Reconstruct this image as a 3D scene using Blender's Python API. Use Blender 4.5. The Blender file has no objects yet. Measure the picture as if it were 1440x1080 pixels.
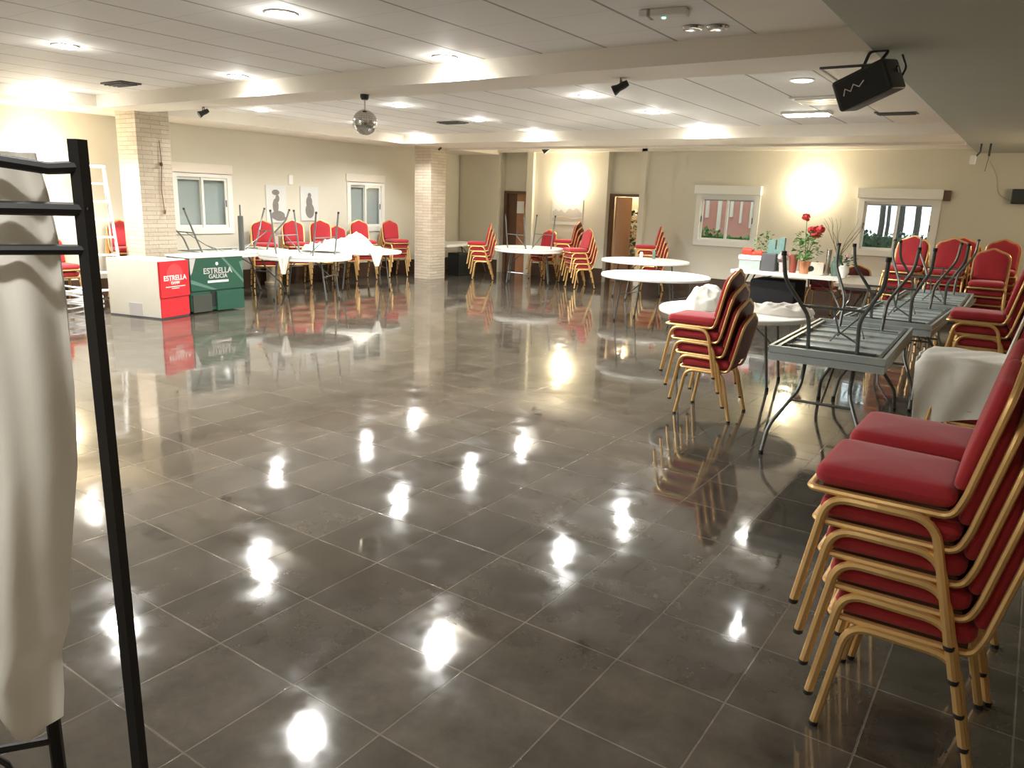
import bpy, math, random
from math import sin, cos, pi, radians, hypot
from mathutils import Vector, Matrix, noise

# ------------------------------------------------------------------ camera, world, exposure
S = bpy.context.scene
COL = S.collection
H = 1.75                       # camera height
TILE = 0.43804                 # floor tile pitch
ZC, ZB = 3.0, 2.83             # ceiling, underside of the beams
F_PX, YAW, PITCH, ROLL = 1059.03, -0.597833, 0.237677, 0.035319

cam_d = bpy.data.cameras.new('camera'); cam = bpy.data.objects.new('camera', cam_d); COL.objects.link(cam)
cam_d.sensor_width = 36; cam_d.lens = 36*F_PX/1440; cam_d.clip_start = 0.05; cam_d.clip_end = 200
_f = Vector((sin(YAW)*cos(PITCH), cos(YAW)*cos(PITCH), -sin(PITCH)))
_r = Vector((cos(YAW), -sin(YAW), 0)); _u = _r.cross(_f)
_r2 = cos(ROLL)*_r + sin(ROLL)*_u; _u2 = -sin(ROLL)*_r + cos(ROLL)*_u
cam.matrix_world = Matrix(((_r2.x, _u2.x, -_f.x, 0), (_r2.y, _u2.y, -_f.y, 0), (_r2.z, _u2.z, -_f.z, H), (0, 0, 0, 1)))
S.camera = cam

w = bpy.data.worlds.new('world'); S.world = w; w.use_nodes = True
bg = w.node_tree.nodes['Background']; bg.inputs[0].default_value = (0.86, 0.93, 1.0, 1); bg.inputs[1].default_value = 1.1

S.view_settings.view_transform = 'Standard'; S.view_settings.look = 'None'
S.view_settings.exposure = 1.38; S.view_settings.gamma = 1.0; S.view_settings.use_curve_mapping = False

DOWN_W, SCONCE_W = 118.0, 25.0   # watts of each recessed downlight, of each wall lamp

def light(name, kind, loc, power, color, radius=0.08, target=None, spot=None, blend=0.6):
    d = bpy.data.lights.new(name, kind); d.energy = power; d.color = color
    d.shadow_soft_size = radius
    if kind == 'SPOT': d.spot_size = radians(spot or 140); d.spot_blend = blend
    o = bpy.data.objects.new(name, d); COL.objects.link(o); o.location = loc
    if target is not None:
        o.rotation_euler = (Vector(target)-Vector(loc)).to_track_quat('-Z', 'Y').to_euler()
    return o

# ------------------------------------------------------------------ helpers
def tag(o, label=None, cat=None, group=None, kind=None):
    if label: o['label'] = label
    if cat: o['category'] = cat
    if group: o['group'] = group
    if kind: o['kind'] = kind
    return o

def thing(name, label, cat, loc=(0, 0, 0), rz=0.0, group=None):
    o = bpy.data.objects.new(name, None); COL.objects.link(o); o.empty_display_size = 0.1
    o.location = loc; o.rotation_euler = (0, 0, rz)
    return tag(o, label, cat, group)

def copy_tree(o, parent=None):
    c = o.copy(); COL.objects.link(c)
    if parent is not None: c.parent = parent
    for ch in list(o.children): copy_tree(ch, c)
    return c

class MB:
    """collects shapes and links them as one mesh object"""
    def __init__(s): s.v = []; s.f = []
    def add(s, vs, fs, M=None):
        n = len(s.v)
        for p in vs:
            p = Vector(p)
            s.v.append(tuple(M @ p if M else p))
        for f in fs: s.f.append([i+n for i in f])
        return s
    def box(s, x0, x1, y0, y1, z0, z1, M=None, b=0.0):
        if b <= 0:
            vs = [(x, y, z) for x in (x0, x1) for y in (y0, y1) for z in (z0, z1)]
            fs = [(0, 1, 3, 2), (4, 6, 7, 5), (0, 4, 5, 1), (2, 3, 7, 6), (0, 2, 6, 4), (1, 5, 7, 3)]
            return s.add(vs, fs, M)
        # bevelled box: stacked rounded outlines
        return s.pad([(x0, y0), (x1, y0), (x1, y1), (x0, y1)], z0, z1, b, M)
    def pad(s, outline, z0, z1, r, M=None, dome=0.0, n=4, inset_n=3):
        """rounded slab: polygon outline with its corners rounded by r and its edges rolled by r"""
        base = rounded(outline, r, n)
        rings = []
        k = inset_n
        cx = sum(p[0] for p in base)/len(base); cy = sum(p[1] for p in base)/len(base)
        def ring(ins, z):
            out = []
            for (x, y) in base:
                d = hypot(x-cx, y-cy) or 1
                q = max(0.0, (d-ins)/d)
                out.append((cx+(x-cx)*q, cy+(y-cy)*q, z))
            return out
        rr = min(r, (z1-z0)/2)
        for i in range(k+1):
            a = pi/2*i/k; rings.append(ring(rr*(1-sin(a)), z0+rr*(1-cos(a))))
        for i in range(k+1):
            a = pi/2*i/k; rings.append(ring(rr*(1-cos(a)), z1-rr+rr*sin(a)))
        if dome:
            for t in (0.25, 0.5, 0.75):
                out = []
                for (x, y, z) in ring(rr, z1):
                    out.append((x+(cx-x)*t, y+(cy-y)*t, z1+dome*(1-(1-t)**2)))
                rings.append(out)
        m = len(base); vs = [p for r_ in rings for p in r_]; fs = []
        for i in range(len(rings)-1):
            for j in range(m):
                a = i*m+j; b_ = i*m+(j+1) % m
                fs.append((a, b_, b_+m, a+m))
        c0 = len(vs); vs.append((cx, cy, z0)); c1 = len(vs); vs.append((cx, cy, z1+dome))
        L = (len(rings)-1)*m
        for j in range(m):
            fs.append((c0, (j+1) % m, j)); fs.append((c1, L+j, L+(j+1) % m))
        return s.add(vs, fs, M)
    def tube(s, pts, r, n=8, M=None, closed=False, bend=0.0, bn=4, flat=None):
        P = [Vector(p) for p in pts]
        if bend > 0: P = fillet(P, bend, bn, closed)
        m = len(P); vs = []; fs = []
        prev = None
        for i, p in enumerate(P):
            a = P[i-1] if (i > 0 or closed) else p
            b = P[(i+1) % m] if (i < m-1 or closed) else p
            t = (b-a)
            if t.length < 1e-9: t = Vector((0, 0, 1))
            t.normalize()
            if prev is None:
                up = Vector((0, 0, 1)) if abs(t.z) < 0.9 else Vector((1, 0, 0))
                u = t.cross(up).normalized()
            else:
                u = (prev - t*prev.dot(t))
                u = u.normalized() if u.length > 1e-6 else t.orthogonal().normalized()
            prev = u; v = t.cross(u)
            rad = r[i] if isinstance(r, (list, tuple)) and len(r) == m else (r if not isinstance(r, (list, tuple)) else r[0])
            rb = rad*(flat or 1)
            for k in range(n):
                an = 2*pi*k/n
                vs.append(p+u*cos(an)*rad+v*sin(an)*rb)
        seg = m if closed else m-1
        for i in range(seg):
            for k in range(n):
                a = i*n+k; b = i*n+(k+1) % n; c = ((i+1) % m)*n+(k+1) % n; d = ((i+1) % m)*n+k
                fs.append((a, b, c, d))
        if not closed:
            fs.append(tuple(reversed(range(n)))); fs.append(tuple((m-1)*n+k for k in range(n)))
        return s.add(vs, fs, M)
    def lathe(s, prof, n=24, M=None):
        vs = []; fs = []
        for (r, z) in prof:
            for k in range(n):
                a = 2*pi*k/n; vs.append((r*cos(a), r*sin(a), z))
        for i in range(len(prof)-1):
            for k in range(n):
                a = i*n+k; b = i*n+(k+1) % n
                fs.append((a, b, b+n, a+n))
        fs.append(tuple(reversed(range(n)))); L = (len(prof)-1)*n
        fs.append(tuple(L+k for k in range(n)))
        return s.add(vs, fs, M)
    def sheet(s, fn, nu, nv, th=0.004, closed_u=False):
        """a cloth: fn(u, v) gives a point, th gives it thickness"""
        P = [[Vector(fn(i/nu, j/nv)) for j in range(nv+1)] for i in range(nu+1)]
        N = []
        for i in range(nu+1):
            row = []
            for j in range(nv+1):
                a = P[min(i+1, nu)][j]-P[max(i-1, 0)][j]; b = P[i][min(j+1, nv)]-P[i][max(j-1, 0)]
                q = a.cross(b); row.append(q.normalized() if q.length > 1e-9 else Vector((0, 0, 1)))
            N.append(row)
        vs = [P[i][j]+N[i][j]*th/2 for i in range(nu+1) for j in range(nv+1)]
        vs += [P[i][j]-N[i][j]*th/2 for i in range(nu+1) for j in range(nv+1)]
        m = nv+1; K = (nu+1)*m; fs = []
        for i in range(nu):
            for j in range(nv):
                a = i*m+j; fs.append((a, a+m, a+m+1, a+1)); fs.append((K+a, K+a+1, K+a+m+1, K+a+m))
        for i in range(nu):
            for j in (0, nv):
                a = i*m+j; q = (a, K+a, K+a+m, a+m); fs.append(q if j == 0 else tuple(reversed(q)))
        for j in range(nv):
            for i in (0, nu):
                a = i*m+j; q = (a, a+1, K+a+1, K+a); fs.append(q if i == 0 else tuple(reversed(q)))
        return s.add(vs, fs)
    def build(s, name, mat, parent=None, smooth=True, angle=38):
        me = bpy.data.meshes.new(name); me.from_pydata(s.v, [], s.f); me.update()
        me.materials.append(mat)
        if smooth:
            me.polygons.foreach_set('use_smooth', [True]*len(me.polygons))
            try: me.set_sharp_from_angle(angle=radians(angle))
            except Exception: pass
        o = bpy.data.objects.new(name, me); COL.objects.link(o)
        if parent is not None: o.parent = parent
        return o

def rounded(poly, r, n=4):
    out = []; m = len(poly)
    for i in range(m):
        p = Vector(poly[i]).to_2d() if len(poly[i]) > 2 else Vector(poly[i]); a = Vector(poly[i-1]); b = Vector(poly[(i+1) % m])
        da = (a-p); db = (b-p); ra = min(r, da.length*0.45, db.length*0.45)
        da.normalize(); db.normalize()
        A = p+da*ra; B = p+db*ra
        for k in range(n+1):
            t = k/n; q = A*(1-t)**2+p*2*t*(1-t)+B*t*t
            out.append((q.x, q.y))
    return out

def fillet(P, r, n=4, closed=False):
    out = []; m = len(P)
    for i, p in enumerate(P):
        if not closed and i in (0, m-1): out.append(p); continue
        a = P[i-1]; b = P[(i+1) % m]; da = a-p; db = b-p
        ra = min(r, da.length*0.48, db.length*0.48); A = p+da.normalized()*ra; B = p+db.normalized()*ra
        for k in range(n+1):
            t = k/n; out.append(A*(1-t)**2+p*2*t*(1-t)+B*t*t)
    return out

def T(x, y, z, rz=0, rx=0, ry=0, s=1.0):
    return Matrix.Translation((x, y, z)) @ Matrix.Rotation(rz, 4, 'Z') @ Matrix.Rotation(rx, 4, 'X') @ Matrix.Rotation(ry, 4, 'Y') @ Matrix.Scale(s, 4)

# ------------------------------------------------------------------ materials
def mat(name, col, rough=0.5, metal=0.0, var=0.12, scale=8.0, bump=0.0, bscale=40.0, coat=0.0, trans=0.0, sheen=0.0, emit=None, es=0.0, spec=0.5):
    m = bpy.data.materials.new(name); m.use_nodes = True; nt = m.node_tree; N = nt.nodes; L = nt.links
    b = N['Principled BSDF']
    b.inputs['Roughness'].default_value = rough; b.inputs['Metallic'].default_value = metal
    b.inputs['Coat Weight'].default_value = coat; b.inputs['Transmission Weight'].default_value = trans
    b.inputs['Sheen Weight'].default_value = sheen; b.inputs['Specular IOR Level'].default_value = spec
    tc = N.new('ShaderNodeTexCoord'); no = N.new('ShaderNodeTexNoise'); no.inputs['Scale'].default_value = scale; no.inputs['Detail'].default_value = 4
    L.new(tc.outputs['Object'], no.inputs['Vector'])
    mx = N.new('ShaderNodeMix'); mx.data_type = 'RGBA'
    mx.inputs['A'].default_value = (*[c*(1-var) for c in col], 1); mx.inputs['B'].default_value = (*[min(1, c*(1+var)) for c in col], 1)
    L.new(no.outputs['Fac'], mx.inputs['Factor']); L.new(mx.outputs['Result'], b.inputs['Base Color'])
    if bump:
        n2 = N.new('ShaderNodeTexNoise'); n2.inputs['Scale'].default_value = bscale; n2.inputs['Detail'].default_value = 3
        L.new(tc.outputs['Object'], n2.inputs['Vector'])
        bp = N.new('ShaderNodeBump'); bp.inputs['Strength'].default_value = bump; bp.inputs['Distance'].default_value = 0.01
        L.new(n2.outputs['Fac'], bp.inputs['Height']); L.new(bp.outputs['Normal'], b.inputs['Normal'])
    if emit:
        b.inputs['Emission Color'].default_value = (*emit, 1); b.inputs['Emission Strength'].default_value = es
    return m

M = {}
M['wall'] = mat('wall_paint', (0.65, 0.62, 0.51), 0.75, var=0.05, scale=1.5, bump=0.05, bscale=90)
M['wall_r'] = mat('tan_wall_paint', (0.56, 0.45, 0.31), 0.8, var=0.05, scale=1.5, bump=0.05, bscale=90)
M['plaster'] = mat('ceiling_plaster', (0.78, 0.72, 0.62), 0.7, var=0.03, scale=2)
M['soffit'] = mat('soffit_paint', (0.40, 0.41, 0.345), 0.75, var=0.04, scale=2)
M['skirt'] = mat('skirting_wood', (0.07, 0.038, 0.022), 0.5, var=0.3, scale=5)
M['gold'] = mat('gold_tube', (0.78, 0.50, 0.20), 0.33, metal=0.55, var=0.08)
M['red'] = mat('red_fabric', (0.42, 0.020, 0.029), 0.85, var=0.18, scale=60, bump=0.12, bscale=350, sheen=0.25)
M['maroon'] = mat('maroon_vinyl', (0.105, 0.016, 0.014), 0.42, var=0.15, scale=30)
M['cap'] = mat('rubber', (0.02, 0.02, 0.02), 0.6)
M['plastic'] = mat('white_plastic', (0.80, 0.80, 0.74), 0.38, var=0.03, scale=20, bump=0.03, bscale=200)
M['gplastic'] = mat('grey_plastic', (0.40, 0.45, 0.44), 0.35, var=0.08, scale=6, bump=0.08, bscale=120)
M['taupe'] = mat('taupe_laminate', (0.30, 0.26, 0.20), 0.45, var=0.06)
M['steel'] = mat('grey_painted_steel', (0.17, 0.18, 0.17), 0.35, metal=0.5, var=0.1)
M['dsteel'] = mat('dark_painted_steel', (0.12, 0.13, 0.12), 0.38, metal=0.4, var=0.1)
M['cloth'] = mat('white_cloth', (0.80, 0.78, 0.70), 0.9, var=0.04, scale=12, bump=0.15, bscale=25, sheen=0.2)
M['gcloth'] = mat('cream_cloth', (0.80, 0.77, 0.70), 0.9, var=0.05, scale=6, bump=0.12, bscale=20, sheen=0.2)
M['black'] = mat('black_iron', (0.008, 0.007, 0.006), 0.6, var=0.2)
M['blackcloth'] = mat('black_cloth', (0.006, 0.006, 0.007), 0.9, var=0.2)
M['bplastic'] = mat('black_plastic', (0.018, 0.022, 0.02), 0.4, var=0.1)
M['white'] = mat('white_paint', (0.82, 0.82, 0.78), 0.35, var=0.02)
M['wframe'] = mat('white_window_frame', (0.80, 0.80, 0.74), 0.3, var=0.02)
M['shut'] = mat('grey_shutter', (0.74, 0.73, 0.74), 0.6, var=0.06, scale=12)
M['wood'] = mat('door_wood', (0.42, 0.20, 0.095), 0.45, var=0.18, scale=6)
M['dwood'] = mat('dark_wood', (0.12, 0.06, 0.032), 0.45, var=0.25, scale=6)
M['pwood'] = mat('pinkish_door', (0.56, 0.36, 0.25), 0.5, var=0.05)
M['paper'] = mat('paper', (0.85, 0.85, 0.82), 0.8, var=0.02)
M['canvas'] = mat('canvas', (0.66, 0.67, 0.64), 0.8, var=0.04)
M['figure'] = mat('grey_painted_figure', (0.22, 0.21, 0.19), 0.8, var=0.25, scale=20)
M['cream'] = mat('cream_panel', (0.78, 0.74, 0.62), 0.4, var=0.03)
M['boxred'] = mat('red_panel', (0.58, 0.020, 0.028), 0.4, var=0.05)
M['boxred2'] = mat('lighter_red_print', (0.66, 0.06, 0.065), 0.4, var=0.05)
M['boxgreen'] = mat('green_panel', (0.022, 0.085, 0.052), 0.4, var=0.08)
M['boxgreen2'] = mat('pale_green_print', (0.10, 0.20, 0.15), 0.4, var=0.08)
M['boxdark'] = mat('olive_grey_panel', (0.05, 0.055, 0.04), 0.5, var=0.1)
M['print'] = mat('white_print', (0.80, 0.74, 0.68), 0.5, var=0.02)
M['tapeg'] = mat('pale_grey_patch', (0.50, 0.47, 0.44), 0.6, var=0.03)
M['chrome'] = mat('chrome', (0.75, 0.75, 0.74), 0.12, metal=1.0, var=0.03)
M['copper'] = mat('copper_pot', (0.72, 0.33, 0.18), 0.3, metal=0.6, var=0.1)
M['terracotta'] = mat('red_brown_pot', (0.30, 0.075, 0.05), 0.5, var=0.1)
M['leaf'] = mat('green_leaf', (0.085, 0.22, 0.045), 0.5, var=0.4, scale=30)
M['dleaf'] = mat('dark_green_leaf', (0.03, 0.075, 0.03), 0.5, var=0.4, scale=30)
M['bark'] = mat('bare_branch', (0.20, 0.16, 0.09), 0.7, var=0.2)
M['petal'] = mat('red_petal', (0.62, 0.045, 0.05), 0.6, var=0.2, scale=40)
M['pink'] = mat('pink_petal', (0.78, 0.52, 0.52), 0.7, var=0.1, scale=40)
M['redbag'] = mat('bright_red_plastic', (0.72, 0.06, 0.03), 0.45, var=0.1)
M['bluebag'] = mat('blue_green_bag', (0.20, 0.36, 0.32), 0.6, var=0.3, scale=20)
M['dgrey'] = mat('dark_grey_plastic', (0.10, 0.10, 0.105), 0.5, var=0.06)
M['vase'] = mat('green_glazed_vase', (0.11, 0.19, 0.15), 0.25, var=0.15)
M['lens'] = mat('lamp_glass', (0.9, 0.9, 0.85), 0.4, var=0.01, emit=(1.0, 0.97, 0.88), es=26)
M['lens_dim'] = mat('dim_lamp_glass', (0.9, 0.9, 0.85), 0.4, var=0.01, emit=(1.0, 0.93, 0.80), es=2.0)
M['lens_wall'] = mat('wall_lamp_glass', (0.95, 0.93, 0.85), 0.4, var=0.01, emit=(1.0, 0.90, 0.70), es=14)
M['lens_green'] = mat('green_led', (0.2, 0.8, 0.5), 0.4, var=0.01, emit=(0.15, 1.0, 0.6), es=3)
M['ring'] = mat('lamp_trim', (0.75, 0.74, 0.70), 0.35, var=0.02)
M['vent'] = mat('dark_vent', (0.09, 0.088, 0.08), 0.6, var=0.05)
M['cable'] = mat('white_cable', (0.80, 0.80, 0.80), 0.4, var=0.02)
M['pot'] = mat('beige_pedestal', (0.52, 0.46, 0.36), 0.7, var=0.05)
M['pinkwall'] = mat('rose_outside_wall', (0.62, 0.30, 0.24), 0.9, var=0.12, scale=3)
M['ground'] = mat('outside_ground', (0.08, 0.09, 0.06), 0.9, var=0.3)
M['trunk'] = mat('tree_trunk', (0.055, 0.05, 0.042), 0.9, var=0.2)

def make_glass():
    m = bpy.data.materials.new('window_glass'); m.use_nodes = True; nt = m.node_tree; N = nt.nodes; L = nt.links
    N.remove(N['Principled BSDF']); g = N.new('ShaderNodeBsdfGlossy'); g.inputs['Roughness'].default_value = 0.02
    t = N.new('ShaderNodeBsdfTransparent'); t.inputs[0].default_value = (0.86, 0.90, 0.89, 1)
    lw = N.new('ShaderNodeLayerWeight'); lw.inputs[0].default_value = 0.5
    pw = N.new('ShaderNodeMath'); pw.operation = 'POWER'; pw.inputs[1].default_value = 4; L.new(lw.outputs['Facing'], pw.inputs[0])
    fr = N.new('ShaderNodeMath'); fr.operation = 'MULTIPLY_ADD'; fr.inputs[1].default_value = 0.8; fr.inputs[2].default_value = 0.035; L.new(pw.outputs[0], fr.inputs[0])
    mx = N.new('ShaderNodeMixShader'); L.new(fr.outputs[0], mx.inputs[0]); L.new(t.outputs[0], mx.inputs[1]); L.new(g.outputs[0], mx.inputs[2])
    L.new(mx.outputs[0], N['Material Output'].inputs[0]); return m
M['glass'] = make_glass()
def translucent(m, amount):
    nt = m.node_tree; N = nt.nodes; b = N['Principled BSDF']; t = N.new('ShaderNodeBsdfTranslucent'); mx = N.new('ShaderNodeMixShader'); mx.inputs[0].default_value = amount
    nt.links.new(b.inputs['Base Color'].links[0].from_socket, t.inputs[0]); nt.links.new(b.outputs[0], mx.inputs[1]); nt.links.new(t.outputs[0], mx.inputs[2]); nt.links.new(mx.outputs[0], N['Material Output'].inputs[0])
translucent(M['gcloth'], 0.35)

def make_floor():
    m = bpy.data.materials.new('polished_floor_tiles'); m.use_nodes = True; nt = m.node_tree; N = nt.nodes; L = nt.links
    b = N['Principled BSDF']; tc = N.new('ShaderNodeTexCoord')
    mp = N.new('ShaderNodeMapping'); mp.inputs['Location'].default_value = (0.67866, -1.13166, 0)
    L.new(tc.outputs['Object'], mp.inputs['Vector'])
    br = N.new('ShaderNodeTexBrick'); br.offset = 0; br.squash = 1
    br.inputs['Scale'].default_value = 1; br.inputs['Brick Width'].default_value = TILE; br.inputs['Row Height'].default_value = TILE
    br.inputs['Mortar Size'].default_value = 0.0042; br.inputs['Mortar Smooth'].default_value = 0.35; br.inputs['Bias'].default_value = 0
    br.inputs['Color1'].default_value = (0.055, 0.047, 0.036, 1); br.inputs['Color2'].default_value = (0.080, 0.069, 0.053, 1)
    br.inputs['Mortar'].default_value = (0.135, 0.12, 0.096, 1)
    L.new(mp.outputs[0], br.inputs['Vector'])
    n1 = N.new('ShaderNodeTexNoise'); n1.inputs['Scale'].default_value = 3.2; n1.inputs['Detail'].default_value = 8; n1.inputs['Roughness'].default_value = 0.65
    L.new(tc.outputs['Object'], n1.inputs['Vector'])
    cr = N.new('ShaderNodeMapRange'); cr.inputs['From Min'].default_value = 0.3; cr.inputs['From Max'].default_value = 0.7; cr.inputs['To Min'].default_value = 0.62; cr.inputs['To Max'].default_value = 1.38; L.new(n1.outputs['Fac'], cr.inputs['Value'])
    mu = N.new('ShaderNodeVectorMath'); mu.operation = 'SCALE'; L.new(br.outputs['Color'], mu.inputs[0]); L.new(cr.outputs[0], mu.inputs['Scale'])
    L.new(mu.outputs[0], b.inputs['Base Color'])
    # worn polish: roughness patches
    n2 = N.new('ShaderNodeTexNoise'); n2.inputs['Scale'].default_value = 5.5; n2.inputs['Detail'].default_value = 6
    L.new(tc.outputs['Object'], n2.inputs['Vector'])
    r2 = N.new('ShaderNodeMapRange'); r2.inputs['From Min'].default_value = 0.35; r2.inputs['From Max'].default_value = 0.7
    r2.inputs['To Min'].default_value = 0.035; r2.inputs['To Max'].default_value = 0.115; L.new(n2.outputs['Fac'], r2.inputs['Value'])
    L.new(r2.outputs[0], b.inputs['Roughness'])
    b.inputs['IOR'].default_value = 1.78
    # gentle undulation of the glaze and sunk joints with soft shoulders
    n3 = N.new('ShaderNodeTexNoise'); n3.inputs['Scale'].default_value = 4.0; n3.inputs['Detail'].default_value = 2
    L.new(tc.outputs['Object'], n3.inputs['Vector'])
    bp1 = N.new('ShaderNodeBump'); bp1.inputs['Strength'].default_value = 0.07; bp1.inputs['Distance'].default_value = 0.010
    L.new(n3.outputs['Fac'], bp1.inputs['Height'])
    iv = N.new('ShaderNodeMath'); iv.operation = 'SUBTRACT'; iv.inputs[0].default_value = 1; L.new(br.outputs['Fac'], iv.inputs[1])
    bp2 = N.new('ShaderNodeBump'); bp2.inputs['Strength'].default_value = 0.6; bp2.inputs['Distance'].default_value = 0.003
    L.new(iv.outputs[0], bp2.inputs['Height']); L.new(bp1.outputs[0], bp2.inputs['Normal'])
    L.new(bp2.outputs[0], b.inputs['Normal'])
    return m
M['floor'] = make_floor()

def make_ceiling():
    m = bpy.data.materials.new('ceiling_tiles'); m.use_nodes = True; nt = m.node_tree; N = nt.nodes; L = nt.links
    b = N['Principled BSDF']; b.inputs['Roughness'].default_value = 0.7; tc = N.new('ShaderNodeTexCoord'); sp = N.new('ShaderNodeSeparateXYZ')
    L.new(tc.outputs['Object'], sp.inputs[0])
    def groove(out, off, pitch, wd):
        a = N.new('ShaderNodeMath'); a.operation = 'ADD'; a.inputs[1].default_value = off; L.new(out, a.inputs[0])
        d = N.new('ShaderNodeMath'); d.operation = 'DIVIDE'; d.inputs[1].default_value = pitch; L.new(a.outputs[0], d.inputs[0])
        p = N.new('ShaderNodeMath'); p.operation = 'PINGPONG'; p.inputs[1].default_value = 0.5; L.new(d.outputs[0], p.inputs[0])
        r = N.new('ShaderNodeMapRange'); r.inputs['From Min'].default_value = wd*0.4/pitch; r.inputs['From Max'].default_value = wd/pitch
        r.inputs['To Min'].default_value = 1; r.inputs['To Max'].default_value = 0; L.new(p.outputs[0], r.inputs['Value']); return r.outputs[0]
    g1 = groove(sp.outputs['X'], 1.95, 0.62, 0.016); g2 = groove(sp.outputs['Y'], 0.15, 0.62, 0.008)
    f2 = N.new('ShaderNodeMath'); f2.operation = 'MULTIPLY'; f2.inputs[1].default_value = 0.25; L.new(g2, f2.inputs[0])
    mxm = N.new('ShaderNodeMath'); mxm.operation = 'MAXIMUM'; L.new(g1, mxm.inputs[0]); L.new(f2.outputs[0], mxm.inputs[1])
    mx = N.new('ShaderNodeMix'); mx.data_type = 'RGBA'; mx.inputs['A'].default_value = (0.76, 0.74, 0.70, 1); mx.inputs['B'].default_value = (0.30, 0.28, 0.25, 1)
    L.new(mxm.outputs[0], mx.inputs['Factor']); L.new(mx.outputs['Result'], b.inputs['Base Color'])
    bp = N.new('ShaderNodeBump'); bp.invert = True; bp.inputs['Strength'].default_value = 0.5; bp.inputs['Distance'].default_value = 0.006
    L.new(mxm.outputs[0], bp.inputs['Height']); L.new(bp.outputs[0], b.inputs['Normal']); return m
M['ctile'] = make_ceiling()

def make_stone():
    m = bpy.data.materials.new('split_stone_cladding'); m.use_nodes = True; nt = m.node_tree; N = nt.nodes; L = nt.links
    b = N['Principled BSDF']; b.inputs['Roughness'].default_value = 0.8; tc = N.new('ShaderNodeTexCoord'); sp = N.new('ShaderNodeSeparateXYZ'); L.new(tc.outputs['Object'], sp.inputs[0])
    ad = N.new('ShaderNodeMath'); L.new(sp.outputs['X'], ad.inputs[0]); L.new(sp.outputs['Y'], ad.inputs[1])
    cb = N.new('ShaderNodeCombineXYZ'); L.new(ad.outputs[0], cb.inputs[0]); L.new(sp.outputs['Z'], cb.inputs[1])
    br = N.new('ShaderNodeTexBrick'); br.inputs['Scale'].default_value = 1; br.inputs['Brick Width'].default_value = 0.31; br.inputs['Row Height'].default_value = 0.062
    br.inputs['Mortar Size'].default_value = 0.003; br.inputs['Color1'].default_value = (0.62, 0.54, 0.42, 1); br.inputs['Color2'].default_value = (0.52, 0.44, 0.33, 1)
    br.inputs['Mortar'].default_value = (0.34, 0.28, 0.21, 1); L.new(cb.outputs[0], br.inputs['Vector'])
    L.new(br.outputs['Color'], b.inputs['Base Color'])
    n = N.new('ShaderNodeTexNoise'); n.inputs['Scale'].default_value = 22; L.new(tc.outputs['Object'], n.inputs['Vector'])
    s1 = N.new('ShaderNodeMath'); s1.operation = 'SUBTRACT'; L.new(n.outputs['Fac'], s1.inputs[0]); L.new(br.outputs['Fac'], s1.inputs[1])
    bw = N.new('ShaderNodeRGBToBW'); L.new(br.outputs['Color'], bw.inputs[0])
    s2 = N.new('ShaderNodeMath'); s2.operation = 'MULTIPLY_ADD'; s2.inputs[1].default_value = 3; L.new(bw.outputs[0], s2.inputs[0]); L.new(s1.outputs[0], s2.inputs[2])
    bp = N.new('ShaderNodeBump'); bp.inputs['Strength'].default_value = 0.8; bp.inputs['Distance'].default_value = 0.012
    L.new(s2.outputs[0], bp.inputs['Height']); L.new(bp.outputs[0], b.inputs['Normal']); return m
M['stone'] = make_stone()

# ------------------------------------------------------------------ the room
XL, XR, YB, YF = -12.5, 0.95, 15.65, -2.6
XS = -1.15                     # edge of the lower soffit on the right
def struct(name, mb, m, parent=None, smooth=False):
    o = mb.build(name, m, parent, smooth=smooth)
    if parent is None: o['kind'] = 'structure'
    return o

struct('floor', MB().box(XL-0.3, XR+0.3, YF-0.2, YB+2.6, -0.12, 0), M['floor'])
struct('ceiling', MB().box(XL-0.3, XR+0.3, YF-0.2, YB+0.5, ZC, ZC+0.12), M['ctile'])

# left wall with two windows, back wall with two door recesses and two windows
WZ0, WZ1 = 1.03, 2.05
mb = MB(); ys = [YF-0.2, 7.72, 8.86, 11.78, 12.86, YB+0.25]
for i in range(0, 5, 2): mb.box(XL-0.25, XL, ys[i], ys[i+1], 0, ZC)
for a, b in ((7.72, 8.86), (11.78, 12.86)):
    mb.box(XL-0.25, XL, a, b, 0, WZ0); mb.box(XL-0.25, XL, a, b, WZ1, ZC)
struct('wall_left', mb, M['wall'])
mb = MB()
for a, b in ((XL, -11.21), (-10.40, -8.25), (-7.42, -6.08), (-4.80, -2.90), (-1.60, XR+0.25)): mb.box(a, b, YB, YB+0.35, 0, ZC)
for a, b in ((-6.08, -4.80), (-2.90, -1.60)):
    mb.box(a, b, YB, YB+0.25, 0, WZ0); mb.box(a, b, YB, YB+0.25, WZ1, ZC)
for a, b in ((-11.21, -10.40), (-8.25, -7.42)): mb.box(a, b, YB+0.22, YB+0.45, 2.0, ZC)
struct('wall_back', mb, M['wall'])
struct('wall_right', MB().box(XR, XR+0.25, YF-0.2, YB, 0, ZC), M['wall_r'])
struct('wall_front', MB().box(XL-0.25, XR+0.25, YF-0.3, YF, 0, ZC), M['wall'])
# pilasters beside the door recesses
struct('trim_1', MB().box(-10.38, -10.20, YB-0.09, YB, 0.0, ZC), M['wall'])
struct('trim_2', MB().box(-7.40, -7.27, YB-0.10, YB, 0.0, ZC), M['wall'])
struct('trim_3', MB().box(-12.38, -11.22, YB-0.05, YB, 0.0, ZC), M['wall'])
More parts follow.
